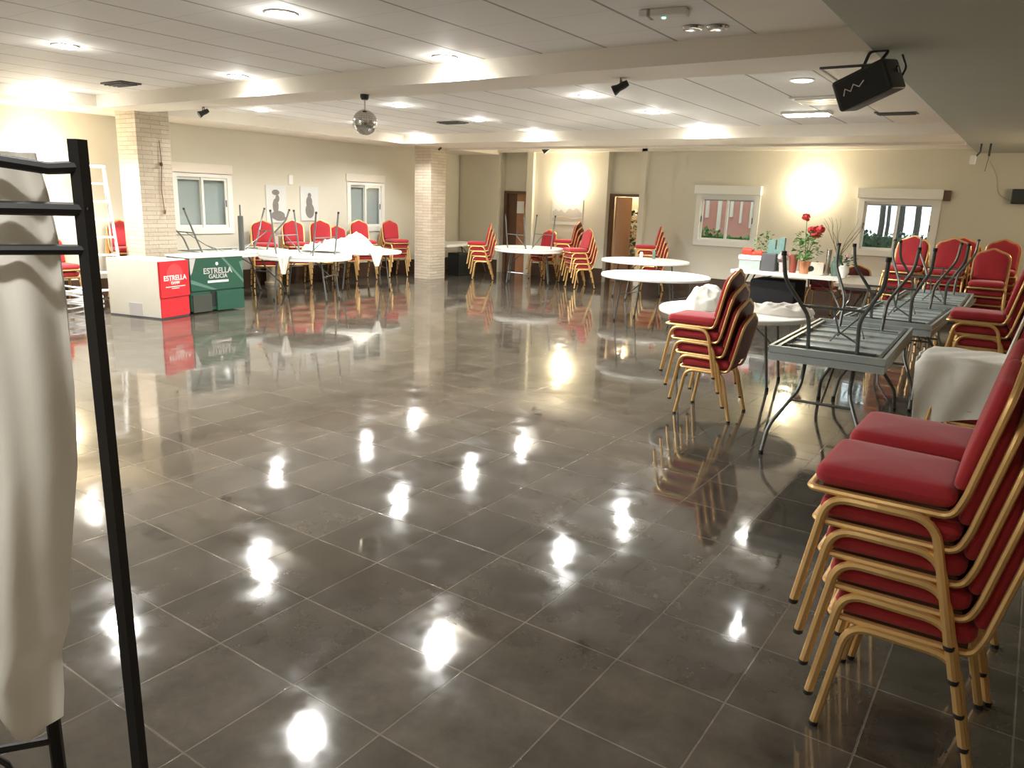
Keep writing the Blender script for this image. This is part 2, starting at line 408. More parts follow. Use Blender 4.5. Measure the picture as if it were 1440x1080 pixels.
# ceiling beams, perimeter bands and the lower soffit
struct('trim_4', MB().box(-11.25, XS, 5.88, 6.50, ZB, ZC), M['plaster'])
mb = MB().box(-11.25, XS, 12.05, 13.45, ZB, ZC).box(-11.25, XS, 13.30, 13.45, ZB-0.035, ZB)
struct('trim_5', mb, M['plaster'])
mb = MB().box(XL, -11.25, YF, YB, ZB+0.02, ZC).box(-11.27, -11.12, 6.5, 12.05, ZB-0.0, ZC)
struct('trim_6', mb, M['plaster'])
mb = MB().box(XL+0.0, XS, YB-0.10, YB, 2.90, ZC)
struct('trim_7', mb, M['plaster'])
struct('trim_8', MB().box(XS, XR, YF, YB, ZB, ZC), M['soffit'])
struct('trim_9', MB().box(-1.93, XS, YF, 5.88, ZC-0.012, ZC).box(-1.93, XS, 6.5, 12.05, ZC-0.012, ZC), M['plaster'])
# skirting
struct('baseboard_left', MB().box(XL, XL+0.02, YF, YB, 0, 0.30), M['skirt'])
mb = MB()
for a, b in ((-10.20, -8.25), (-7.27, XR)): mb.box(a, b, YB-0.02, YB, 0, 0.31)
mb.box(-12.48, -11.22, YB-0.07, YB-0.05, 0, 0.31)
struct('baseboard_back', mb, M['skirt'])
struct('baseboard_right', MB().box(XR-0.02, XR, YF, YB, 0, 0.30), M['skirt'])

# columns clad in split stone
struct('trim_10', MB().box(-11.52, -11.0, 6.28, 6.80, 0, ZC), M['stone'])
struct('trim_11', MB().box(-11.46, -11.0, 12.78, 13.28, 0, ZC), M['stone'])

# windows: frame, two sashes, glass, shutter box
def window(n, axis, c, lo, hi, shutter, label=None):
    """axis 'x': in the left wall (plane x=c, running along y); axis 'y': in the back wall"""
    root = bpy.data.objects.new('window_%d' % n, None); COL.objects.link(root); root['kind'] = 'structure'
    mid = (lo+hi)/2; z0, z1 = WZ0, WZ1
    def bx(mb, a, b, d0, d1, za, zb):
        return mb.box(c-d1, c-d0, a, b, za, zb) if axis == 'x' else mb.box(a, b, c+d0, c+d1, za, zb)
    root.location = (0, 0, 0)
    fr = MB(); t = 0.07
    for (a, b, za, zb) in ((lo-0.03, lo+t, z0-0.04, z1), (hi-t, hi+0.03, z0-0.04, z1), (lo+t, hi-t, z0-0.04, z0+t), (lo+t, hi-t, z1-t, z1)): bx(fr, a, b, -0.03, 0.08, za, zb)
    fr.build('window_frame', M['wframe'], root, smooth=False)
    sb = MB(); bx(sb, lo-0.05, hi+0.05, -0.13 if axis == 'y' else -0.03, 0.10, z1-0.01, z1+0.165)
    sb.build('shutter_box', M['wframe'] if axis == 'y' else M['plaster'], root, smooth=False)
    for k, (a, b) in enumerate(((lo+t, mid+0.02), (mid-0.02, hi-t))):
        d = 0.0 if k else 0.035
        s = MB(); e = 0.045
        for (p, q, za, zb) in ((a, a+e, z0+t, z1-t), (b-e, b, z0+t, z1-t), (a+e, b-e, z0+t, z0+t+e), (a+e, b-e, z1-t-e, z1-t)): bx(s, p, q, d, d+0.03, za, zb)
        so = s.build('sash', M['wframe'], root, smooth=False)
        g = MB(); bx(g, a+e, b-e, d+0.012, d+0.018, z0+t+e, z1-t-e); g.build('pane', M['glass'], so, smooth=False)
        h = MB(); px = b-0.03 if k else a+0.02
        bx(h, px-0.008, px+0.008, d-0.012, d, (z0+z1)/2-0.07, (z0+z1)/2+0.05); h.build('latch', M['dgrey'], so, smooth=False)
    if shutter > 0:
        s = MB(); zz = z1
        while zz > z1-(z1-z0)*shutter+0.03:
            bx(s, lo+0.02, hi-0.02, 0.12, 0.135, zz-0.043, zz-0.002); bx(s, lo+0.02, hi-0.02, 0.125, 0.130, zz-0.05, zz); zz -= 0.045
        s.build('roller_shutter', M['shut'], root, smooth=False)
window(1, 'x', XL, 7.72, 8.86, 1.0)
window(2, 'x', XL, 11.78, 12.86, 1.0)
window(3, 'y', YB, -6.08, -4.80, 0.12)
window(4, 'y', YB, -2.90, -1.60, 0.12)

# doors in the recesses
d1 = bpy.data.objects.new('door_1', None); COL.objects.link(d1); d1['kind'] = 'structure'
MB().box(-11.20, -11.12, YB+0.16, YB+0.28, 0, 2.0).box(-10.47, -10.40, YB+0.16, YB+0.28, 0, 2.0).box(-11.12, -10.47, YB+0.16, YB+0.28, 1.94, 2.0).build('door_frame', M['dwood'], d1, smooth=False)
mb = MB().box(-11.12, -10.84, YB+0.24, YB+0.28, 0.01, 1.94); mb.build('fixed_leaf', M['dwood'], d1, smooth=False)
dl = MB().box(-10.84, -10.47, YB+0.215, YB+0.26, 0.01, 1.94).box(-10.79, -10.52, YB+0.205, YB+0.215, 0.15, 0.85).box(-10.79, -10.52, YB+0.205, YB+0.215, 1.0, 1.85).build('door_leaf', M['wood'], d1, smooth=False)
MB().tube([(-10.80, YB+0.21, 1.0), (-10.80, YB+0.16, 1.0), (-10.70, YB+0.16, 1.0)], 0.011).build('door_handle', M['chrome'], dl)
tag(MB().box(-10.83, -10.62, YB+0.198, YB+0.204, 1.47, 1.76).build('paper_notice', M['paper']), 'white sheet of paper pinned on the wooden door', 'notice')
d2 = bpy.data.objects.new('door_2', None); COL.objects.link(d2); d2['kind'] = 'structure'
MB().box(-8.25, -8.19, YB+0.16, YB+0.30, 0, 2.0).box(-7.48, -7.42, YB+0.16, YB+0.30, 0, 2.0).box(-8.19, -7.48, YB+0.16, YB+0.30, 1.94, 2.0).build('door_frame', M['dwood'], d2, smooth=False)
dl = MB().box(-0.02, 0.02, 0, 0.72, 0.01, 1.93).build('door_leaf', M['pwood'], d2, smooth=False)
dl.location = (-8.14, YB+0.30, 0); dl.rotation_euler = (0, 0, radians(-2))
MB().tube([(0.02, 0.64, 1.0), (0.07, 0.64, 1.0), (0.07, 0.54, 1.0)], 0.011).build('door_handle', M['chrome'], dl)
# the lobby seen through the open door
mb = MB().box(-10.6, -7.3, YB+2.4, YB+2.55, 0, 2.6).box(-10.75, -10.6, YB+0.46, YB+2.55, 0, 2.6).box(-7.3, -7.15, YB+0.46, YB+2.55, 0, 2.6).box(-10.75, -7.15, YB+0.46, YB+2.55, 2.6, 2.7)
struct('wall_lobby', mb, M['wall_r'])

# outside, seen through the back windows
struct('ground', MB().box(-5.8, 6, YB+0.4, 40, -0.3, -0.02), M['ground'])
o = MB().box(-10.5, -5.2, 19.0, 19.2, -0.3, 3.2).build('boundary_wall', M['pinkwall'], smooth=False); tag(o, 'rose coloured wall outside behind the left back window', 'wall')
random.seed(5)
for k in range(5):
    x = -7.15+k*0.30+random.uniform(-.05, .05)
    o = MB().box(x, x+random.uniform(0.03, 0.09), 18.93, 19.0, random.uniform(1.2, 1.6), random.uniform(2.0, 2.5)).build('highlight_strip', M['cream'], smooth=False)  # pale strips stand in for white highlights seen through the window
    tag(o, 'pale strip painted as a highlight on the outside rose wall, %s from the left' % ('first', 'second', 'third', 'fourth', 'fifth')[k], 'slat', 'painted highlights on the outside wall')

def hedge(name, x0, x1, y, z1, m, label, seed, dens=900):
    random.seed(seed); mb = MB()
    for k in range(dens):
        cx = random.uniform(x0, x1); zz = random.uniform(0, 1); cz = zz*z1*(0.85+0.3*noise.noise(Vector((cx*1.3, seed, 0)))); cy = y+random.uniform(-.30, .05)
        s = random.uniform(0.05, 0.12); R = Matrix.Rotation(random.uniform(0, 6.28), 4, 'Z') @ Matrix.Rotation(random.uniform(-1.2, 1.2), 4, 'X')
        mb.add([(-s*.5, 0, 0), (0, -s*.2, s*.6), (s*.5, 0, 0), (0, s*.3, -s*.6)], [(0, 1, 2, 3)], Matrix.Translation((cx, cy, cz)) @ R)
    mb.box(x0, x1, y-.12, y+.12, -0.02, z1*0.80)
    return tag(mb.build(name, m, smooth=False), label, 'hedge')
hedge('garden_hedge', -7.0, -5.2, 17.6, 1.40, M['leaf'], 'leafy green hedge outside below the rose wall', 1)
hedge('garden_hedge', -5.1, 1.5, 20.0, 1.55, M['dleaf'], 'dark hedge outside the right back window', 2, 3200)
for k, (x, y, r) in enumerate(((-3.92, 21.5, .05), (-3.62, 22.5, .08), (-3.36, 21.8, .05), (-3.12, 22.2, .09), (-2.86, 23, .05), (-2.66, 21.6, .08), (-2.36, 22.6, .06), (-4.6, 23, .08))):
    mb = MB().tube([(x, y, 0), (x+.04, y, 1.5), (x-.03, y, 3.2), (x+.05, y, 5.5)], [r, r*.9, r*.8, r*.6], 10)
    mb.tube([(x, y, 2.2), (x+.35, y+.1, 2.9), (x+.5, y, 3.8)], r*.35, 6); mb.tube([(x, y, 2.5), (x-.3, y-.1, 3.3)], r*.3, 6)
    tag(mb.build('tree_trunk', M['trunk']), 'bare tree trunk behind the outside hedge, %s' % ('first from left', 'second from left', 'third from left', 'fourth from left', 'third from right', 'second from right', 'rightmost', 'hidden left of the window')[k], 'tree', 'tree trunks outside the right window')

# ------------------------------------------------------------------ lamps in the ceiling
def downlight(x, y, lens='lens', power=DOWN_W, lbl='', z=ZC, spot=158):
    t = thing('recessed_downlight', lbl, 'ceiling light', (x, y, z), 0, 'recessed ceiling downlights')
    MB().lathe([(0.098, 0.0), (0.118, -0.004), (0.115, -0.012), (0.098, -0.010)], 28).build('trim_ring', M['ring'], t)
    MB().lathe([(0.0985, 0.0), (0.0985, -0.014), (0.07, -0.022), (0.0, -0.026)], 28).build('lens', M[lens], t)
    if power > 0:
        light('downlight_lamp', 'SPOT', (x, y, z-0.04), power, (1.0, 0.985, 0.965), 0.05, (x, y, 0), spot, 0.5); light('downlight_glow', 'POINT', (x, y, z-0.12), power*0.015, (1.0, 0.98, 0.93), 0.04)
    return t
lamps = [(-4.72, 3.84, 'large lit downlight above the near floor, left of the twin halogen'), (-7.65, 3.76, 'lit downlight nearest the left edge of the ceiling'),
 (-4.70, 5.64, 'lit downlight close in front of the near beam, casting a glow on it'), (-7.63, 5.58, 'lit downlight close in front of the near beam, further left'),
 (-4.70, 8.28, 'lit downlight just beyond the small black spotlight'), (-7.66, 8.22, 'lit downlight beyond the near beam, right of the mirror ball'), (-10.28, 7.92, 'lit downlight nearest the first left window'),
 (-4.62, 9.95, 'lit downlight between the near and the far beam on the right'), (-7.68, 10.06, 'lit downlight halfway between the mirror ball and the far beam'), (-10.10, 9.90, 'lit downlight seen directly behind the mirror ball'),
 (-4.66, 11.85, 'lit downlight at the far beam, rightmost of that row'), (-7.80, 11.85, 'lit downlight at the far beam, in the middle of that row'), (-10.65, 11.85, 'lit downlight in front of the far stone column')]
for x, y, l in lamps: downlight(x, y, lbl=l, power=DOWN_W*(0.62 if x < -9 else 1.12 if x > -6 and y > 6 else 1.0))
downlight(-2.17, 8.02, 'lens_dim', 14, 'dim downlight left of the black effects projector')
# rows carried on beside the camera, then unseen lamps added as fill
downlight(-4.70, 1.4, lbl='lit downlight above the floor beside the camera')
downlight(-7.65, 1.4, lbl='lit downlight left of the camera near the rail')
downlight(-2.10, 0.9, lbl='unseen downlight added above the rail stand to brighten its cloth', power=20)  # added out of view to brighten the cloth on the rail
downlight(-0.90, -0.05, lbl='unseen downlight added in the soffit to light the hanging cloth', power=46, z=ZB, spot=92)  # added lamp, narrow cone onto the camera side of the cloth
downlight(-6.0, -1.2, lbl='unseen fill downlight added behind the camera', power=60)  # extra fill lamp added behind the camera
downlight(-11.0, 5.15, lbl='strong downlight close to the near stone column and cream box', power=DOWN_W*2.4, spot=118)

t = thing('twin_halogen_light', 'unlit twin chrome halogen fitting in the near ceiling', 'ceiling light', (-2.20, 5.50, ZC), radians(20))
for sx in (-0.085, 0.085):
    MB().lathe([(0.060, 0.0), (0.078, -0.006), (0.070, -0.020), (0.045, -0.010), (0.0, -0.006)], 22, T(sx, 0, 0)).build('reflector', M['chrome'], t)
t = thing('emergency_light', 'small pale emergency light with a green glow on the ceiling', 'emergency light', (-2.27, 4.95, ZC), radians(10))
MB().box(-0.16, 0.16, -0.06, 0.06, -0.045, 0, b=0.015).build('housing', M['ctile'], t); MB().lathe([(0.012, -0.044), (0.012, -0.052), (0.0, -0.055)], 12).build('led', M['lens_green'], t)
t = thing('tube_light', 'short bright fluorescent light behind the black effects projector', 'ceiling light', (-2.76, 10.6, ZC), 0)
MB().box(-0.30, 0.30, -0.13, 0.13, -0.03, 0, b=0.01).build('housing', M['white'], t); MB().box(-0.26, 0.26, -0.10, 0.10, -0.045, -0.029).build('diffuser', M['lens'], t, smooth=False)
t = thing('air_vent', 'wide white slatted ceiling vent behind the effects projector', 'vent', (-2.30, 9.45, ZC), 0)
MB().box(-0.30, 0.30, -0.30, 0.30, -0.02, 0, b=0.006).build('frame', M['white'], t)
for k in range(6): MB().box(-0.25, 0.25, -0.24+k*0.085, -0.20+k*0.085, -0.035, -0.019).build('slat', M['ring'], t, smooth=False)
for (x, y, lb) in ((-9.62, 5.35, 'dark slatted ceiling vent beside the near stone column'), (-8.36, 10.25, 'grey ceiling vent before the far stone column'), (-1.75, 10.9, 'dark square ceiling vent next to the soffit, right of the projector')):
    t = thing('ceiling_vent', lb, 'vent', (x, y, ZC), 0)
    MB().box(-0.24, 0.24, -0.13, 0.13, -0.018, 0, b=0.006).build('frame', M['vent'], t)
    for k in range(4): MB().box(-0.21, 0.21, -0.10+k*0.055, -0.075+k*0.055, -0.03, -0.017).build('slat', M['vent'], t, smooth=False)

# wall lamps: a half bowl that lights the wall
def sconce(x, y, z, rz, lbl, power=SCONCE_W):
    t = thing('wall_lamp', lbl, 'wall lamp', (x, y, z), rz)
    prof = []
    mb = MB(); vs = []; fs = []; n = 14; k = 8
    for i in range(k+1):
        a = pi/2*i/k
        for j in range(n+1):
            b = -pi/2+pi*j/n
            vs.append((0.15*cos(a)*cos(b)*0.8+0.005, 0.15*cos(a)*sin(b), -0.16*sin(a)))
    m_ = n+1
    for i in range(k):
        for j in range(n): fs.append((i*m_+j, i*m_+j+1, (i+1)*m_+j+1, (i+1)*m_+j))
    mb.add(vs, fs); mb.build('glass_bowl', M['lens_wall'], t)
    MB().box(0, 0.012, -0.05, 0.05, -0.12, 0.06).build('back_plate', M['white'], t, smooth=False)
    c = Matrix.Rotation(rz, 4, 'Z') @ Vector((0.16, 0, 0.06))
    light('wall_lamp_bulb', 'POINT', (x+c.x, y+c.y, z+c.z), power, (1.0, 0.86, 0.62), 0.07)
sconce(-12.49, 5.55, 2.10, 0, 'glowing half bowl wall lamp on the left wall behind the black rail', SCONCE_W*0.8)
sconce(-9.20, 15.64, 2.12, -pi/2, 'glowing wall lamp above the landscape picture between the doors', SCONCE_W*1.0)
sconce(-3.80, 15.64, 2.08, -pi/2, 'glowing wall lamp between the two back windows', SCONCE_W*1.0)
sconce(-8.85, 18.04, 2.2, -pi/2, 'wall lamp in the lobby behind the open door', 30)
sconce(0.94, 13.0, 2.1, pi, 'unseen wall lamp added on the right wall to warm the back wall', 12)  # added out of view for warm light on the right of the back wall

# ------------------------------------------------------------------ banquet chairs
def chair_proto():
    """faces +x, origin on the floor under the seat"""
    t = thing('banquet_chair', 'x', 'chair', (0, 0, 0))
    zf = 0.425
    # seat pad
    MB().pad([(0.23, -0.205), (0.23, 0.205), (-0.19, 0.185), (-0.19, -0.185)], zf+0.005, zf+0.078, 0.045, dome=0.010, n=5).build('seat', M['red'], t)
    MB().box(-0.17, 0.20, -0.17, 0.17, zf-0.012, zf+0.008).build('seat_board', M['dwood'], t, smooth=False)
    # backrest outline (y, height along the back)
    out = [(-0.190, 0.04), (0.190, 0.04), (0.200, 0.30), (0.192, 0.355), (0.155, 0.395), (0.105, 0.408), (0.0, 0.455), (-0.105, 0.408), (-0.155, 0.395), (-0.192, 0.355), (-0.200, 0.30)]
    lean = radians(12)
    # local pad: x->y, y->height, z->thickness (towards the sitter)
    B = Matrix.Translation((-0.205, 0, zf+0.03)) @ Matrix.Rotation(-lean, 4, 'Y') @ Matrix(((0, 0, 1, 0), (1, 0, 0, 0), (0, 1, 0, 0), (0, 0, 0, 1)))
    o2 = [(a*0.965, b*0.985+0.004) for a, b in out]
    MB().pad(o2, 0.004, 0.046, 0.020, B, dome=0.008, n=3).build('backrest', M['red'], t)
    MB().pad(o2, -0.010, 0.008, 0.008, B, n=3).build('back_panel', M['maroon'], t)
    # gold frame: under the seat edge, up the back and over the crown
    def up(y, hh): return B @ Vector((y, hh, 0.0))
    L = [Vector((0.235, 0, zf-0.006)), Vector((0.235, -0.205, zf-0.006)), Vector((-0.185, -0.195, zf-0.006)), up(-0.205, 0.06)]
    L += [up(-0.205, 0.06), up(-0.207, 0.30), up(-0.192, 0.368), up(-0.150, 0.405), up(-0.100, 0.420), up(0.0, 0.466)]
    L = [L[0], L[1], L[2]]+[up(-0.205, 0.03)]+L[5:]
    R = [Vector((p.x, -p.y, p.z)) for p in reversed(L[:-1])]
    MB().tube(L+R[:-1], 0.0150, 8, closed=True, bend=0.035, bn=4, flat=0.8).build('frame', M['gold'], t)
    for s in (-1, 1):
        y0 = 0.214*s; yf = 0.235*s; r = 0.0150
        mid = (0.02, y0, zf-0.022)
        lf = MB().tube([(0.232, yf, 0.012), (0.172, y0, zf-0.022), mid], r, 8, bend=0.075, bn=6).build('leg', M['gold'], t)
        MB().lathe([(0.014, 0.0), (0.0165, 0.004), (0.0165, 0.016)], 10, T(0.233, yf, 0)).build('foot_cap', M['cap'], lf)
        lr = MB().tube([mid, (-0.145, y0, zf-0.022), (-0.240, yf, 0.012)], r, 8, bend=0.075, bn=6).build('leg', M['gold'], t)
        MB().lathe([(0.014, 0.0), (0.0165, 0.004), (0.0165, 0.016)], 10, T(-0.241, yf, 0)).build('foot_cap', M['cap'], lr)
    for xs_ in (0.14, -0.12): MB().tube([(xs_, -0.212, zf-0.024), (xs_, 0.212, zf-0.024)], 0.009, 6).build('stretcher', M['gold'], t)
    return t
PROTO = chair_proto(); USED = [False]
ORD = {1: ['only'], 2: ['bottom', 'top'], 3: ['bottom', 'middle', 'top'], 4: ['bottom', 'second from bottom', 'third from bottom', 'top'],
       5: ['bottom', 'second from bottom', 'middle', 'second from top', 'top'], 6: ['bottom', 'second from bottom', 'third from bottom', 'third from top', 'second from top', 'top'],
       7: ['bottom', 'second from bottom', 'third from bottom', 'middle', 'third from top', 'second from top', 'top']}
DZ = 0.112
def stack(x, y, face, n, where, dx=0.042, dz=DZ, jit=0.012, seed=0, group=None):
    """face: direction in degrees the chairs face"""
    random.seed(seed+int(abs(x*100)))
    a = radians(face); ux, uy = cos(a), sin(a); top = None
    for k in range(n):
        c = PROTO if not USED[0] else copy_tree(PROTO); USED[0] = True
        c.location = (x+ux*dx*k, y+uy*dx*k, dz*k); c.rotation_euler = (0, 0, a+random.uniform(-jit, jit))
        c['label'] = 'red banquet chair, %s of stack %s' % (ORD[n][k], where)
        c['group'] = group or 'stacked chairs %s' % where
        top = c
    return top
# right side, facing the room
stack(-0.155, 2.76, 180, 5, 'nearest the camera on the right', dx=0.030, dz=0.108, jit=0.004)
stack(-0.13, 3.27, 180, 5, 'just behind the nearest stack', dx=0.034, dz=0.108)
stack(-0.10, 5.86, 180, 4, 'under the draped white cloth', dx=0.04)
stack(-0.17, 7.85, 180, 5, 'beside the second grey table')
stack(-2.175, 6.30, 181, 4, 'alone beside the cloth strewn table', dx=0.05, dz=0.118, jit=0.03)
stack(-1.50, 12.15, 262, 6, 'leftmost below the right back window')
stack(-0.98, 12.0, 268, 6, 'second from left beyond grey tables')
stack(-0.93, 12.75, 268, 6, 'just behind the second one beyond grey tables')
stack(-0.50, 11.9, 270, 5, 'front right beyond the grey tables')
stack(-0.42, 12.75, 270, 6, 'in the far right corner')
# along the back wall
stack(-10.42, 13.95, 215, 4, 'in front of the left door recess')
stack(-9.55, 15.15, 262, 3, 'behind the back table with raised legs')
stack(-8.70, 15.05, 190, 5, 'under the landscape picture')
stack(-7.98, 14.15, 235, 4, 'before the open door recess')
stack(-6.72, 15.05, 205, 5, 'at back wall behind far white table')
# along the left wall
stack(-12.05, 12.72, 345, 4, 'right under the second left window')
stack(-12.05, 11.75, 340, 4, 'left under the second left window')
stack(-12.05, 11.15, 345, 3, 'low between canvases and second window')
stack(-12.05, 10.62, 325, 4, 'under the right hand canvas')
stack(-12.05, 9.95, 335, 4, 'under the left hand canvas')
stack(-12.05, 9.22, 330, 4, 'right of the first left window')
stack(-12.05, 6.55, 350, 4, 'behind the white stepladder')
stack(-12.05, 5.50, 0, 2, 'low at left wall beside the rail')
for q_, (x_, y_, r_, l_) in enumerate(((-3.06, 14.25, 86, 'single red banquet chair behind the flower table, below the copper pot'), (-2.52, 14.3, 94, 'single red banquet chair behind the flower table, by the taupe table'))):
    c = stack(x_, y_, r_, 1, 'x', group='chairs behind the flower table'); c['label'] = l_
stack(-1.0, 14.9, 270, 5, 'at back wall right of the window')

# ------------------------------------------------------------------ tables
def round_proto(r):
    t = thing('round_folding_table', 'x', 'table')
    z = 0.74
    MB().lathe([(0.0, z-0.012), (r-0.035, z-0.012), (r-0.035, z-0.045), (r-0.008, z-0.045), (r, z-0.036), (r, z-0.010), (r-0.010, z), (0.0, z)], 56).build('tabletop', M['plastic'], t)
    for s in (-1, 1):
        for q in (-1, 1):
            lg = MB().tube([(s*r*0.48, q*0.30, z-0.02), (s*r*0.50, q*0.30, z-0.10), (s*r*0.60, q*0.30, 0.015)], 0.0145, 8).build('leg', M['steel'], t)
            MB().lathe([(0.016, 0.0), (0.018, 0.005), (0.018, 0.035)], 10, T(s*r*0.603, q*0.30, 0)).build('foot_cap', M['cap'], lg)
        MB().tube([(s*r*0.535, -0.30, 0.42), (s*r*0.535, 0.30, 0.42)], 0.010, 6).build('cross_bar', M['steel'], t)
        MB().tube([(s*r*0.535, 0, 0.42), (s*r*0.10, 0, z-0.02)], 0.009, 6).build('brace', M['steel'], t)
    return t
RP = {}
def round_table(x, y, r, rz, lbl, flip=False, z=0.0):
    if r not in RP: RP[r] = t = round_proto(r)
    else: t = copy_tree(RP[r])
    t['label'] = lbl; t['group'] = 'round white folding tables'
    t.location = (x, y, z)
    t.rotation_euler = (pi if flip else 0, 0, rz)
    if flip: t.location = (x, y, z+0.74)
    return t
round_table(-10.15, 8.60, 0.76, radians(28), 'white round table on the left with a crumpled cloth, lower of its pair')
round_table(-10.15, 8.60, 0.76, radians(12), 'upside down round table with raised legs on the left table', True, 0.742)
round_table(-10.72, 10.45, 0.76, radians(60), 'white round table behind the left cloth pile, right end bare')
round_table(-9.19, 13.98, 0.76, radians(30), 'white round table at the back before the doors, lower of its pair')
round_table(-9.19, 13.98, 0.76, radians(75), 'upside down round table with raised legs at the back wall', True, 0.742)
round_table(-6.22, 13.55, 0.84, radians(50), 'far white round table before the open door and back wall')
round_table(-4.75, 10.75, 0.82, radians(-5), 'bare white round table in the middle right of the hall')
round_table(-2.50, 7.72, 0.77, radians(5), 'white round table with white cloths behind the lone chair stack')

def rect_proto(mtop, mleg):
    """1.83 long along y, 0.76 wide; feet splay outwards below a bend"""
    t = thing('rectangular_folding_table', 'x', 'table')
    z = 0.74; W, L = 0.39, 0.915
    top = MB().pad([(-W, -L), (W, -L), (W, L), (-W, L)], z-0.014, z, 0.006, n=4)
    for a in ((-W, -W+0.022, -L, L), (W-0.022, W, -L, L), (-W+0.022, W-0.022, -L, -L+0.022), (-W+0.022, W-0.022, L-0.022, L)): top.box(a[0], a[1], a[2], a[3], z-0.052, z-0.006)
    top.build('tabletop', mtop, t, smooth=False)
    rim = MB()
    for sx in (-1, 1): rim.box(sx*(W-0.05)-0.012, sx*(W-0.05)+0.012, -L+0.06, L-0.06, z-0.045, z-0.014)
    rim.build('side_rail', mleg, t, smooth=False)
    for k in range(5):
        yy = -0.62+k*0.31
        MB().box(-W+0.06, W-0.06, yy-0.012, yy+0.012, z-0.030, z-0.014).build('rib', mtop, t, smooth=False)
    for s in (-1, 1):
        yl = s*0.64
        for q in (-1, 1):
            lg = MB().tube([(q*0.17, yl, z-0.02), (q*0.17, yl+s*0.11, 0.47), (q*0.32, yl+s*0.32, 0.20), (q*0.33, yl+s*0.40, 0.012)], 0.0145, 8, bend=0.07).build('leg', mleg, t)
            MB().lathe([(0.016, 0.0), (0.018, 0.005), (0.018, 0.03)], 10, T(q*0.33, yl+s*0.40, 0)).build('foot_cap', M['cap'], lg)
        MB().tube([(-0.215, yl+s*0.17, 0.39), (0.215, yl+s*0.17, 0.39)], 0.011, 6).build('cross_bar', mleg, t)
        MB().tube([(0, yl+s*0.17, 0.39), (0, s*0.46, 0.60), (-0.10, s*0.16, z-0.02)], 0.008, 6).tube([(0, s*0.46, 0.60), (0.10, s*0.16, z-0.02)], 0.008, 6).build('brace', mleg, t)
        MB().tube([(-0.30, yl, z-0.028), (0.30, yl, z-0.028)], 0.010, 6).build('hinge_bar', mleg, t)
    return t
GP = rect_proto(M['gplastic'], M['dsteel']); WP = None
def rect_table(proto, x, y, rz, lbl, flip=False, z=0.0, first=False, group=None):
    t = proto if first else copy_tree(proto)
    t['label'] = lbl; t['group'] = group or 'grey rectangular folding tables'
    t.location = (x, y, z+(0.74 if flip else 0)); t.rotation_euler = (pi if flip else 0, 0, rz)
    return t
rect_table(GP, -1.16, 6.48, radians(2), 'grey folding table nearest the camera, standing on its feet', first=True)
rect_table(GP, -1.16, 6.48, radians(182), 'upside down grey table with raised legs, nearest the camera', True, 0.742)
rect_table(GP, -1.06, 8.62, radians(-1), 'grey folding table second from the camera, standing on its feet')
rect_table(GP, -1.06, 8.62, radians(179), 'upside down grey table with raised legs, second from the camera', True, 0.742)
rect_table(GP, -0.98, 10.55, radians(-1), 'grey folding table third from the camera, standing on its feet')
rect_table(GP, -0.98, 10.55, radians(181), 'upside down grey table with raised legs, third from the camera', True, 0.742)
WP = rect_proto(M['plastic'], M['steel'])
g2 = 'white rectangular folding tables'
rect_table(WP, -11.32, 7.80, radians(2), 'white rectangular table behind the green box, standing on its feet', first=True, group=g2)
rect_table(WP, -11.32, 7.95, radians(182), 'upside down white table with raised legs below the first left window', True, 0.742, group=g2)
rect_table(WP, -11.55, 14.25, radians(8), 'white rectangular table half hidden behind the far stone column', group=g2)
rect_table(WP, -3.42, 13.35, radians(88), 'long white table carrying the flowers and pots', group=g2)
TP = rect_proto(M['taupe'], M['steel'])
rect_table(TP, -2.10, 12.95, radians(3), 'taupe folding table right of the flower table', first=True, group='taupe folding table')

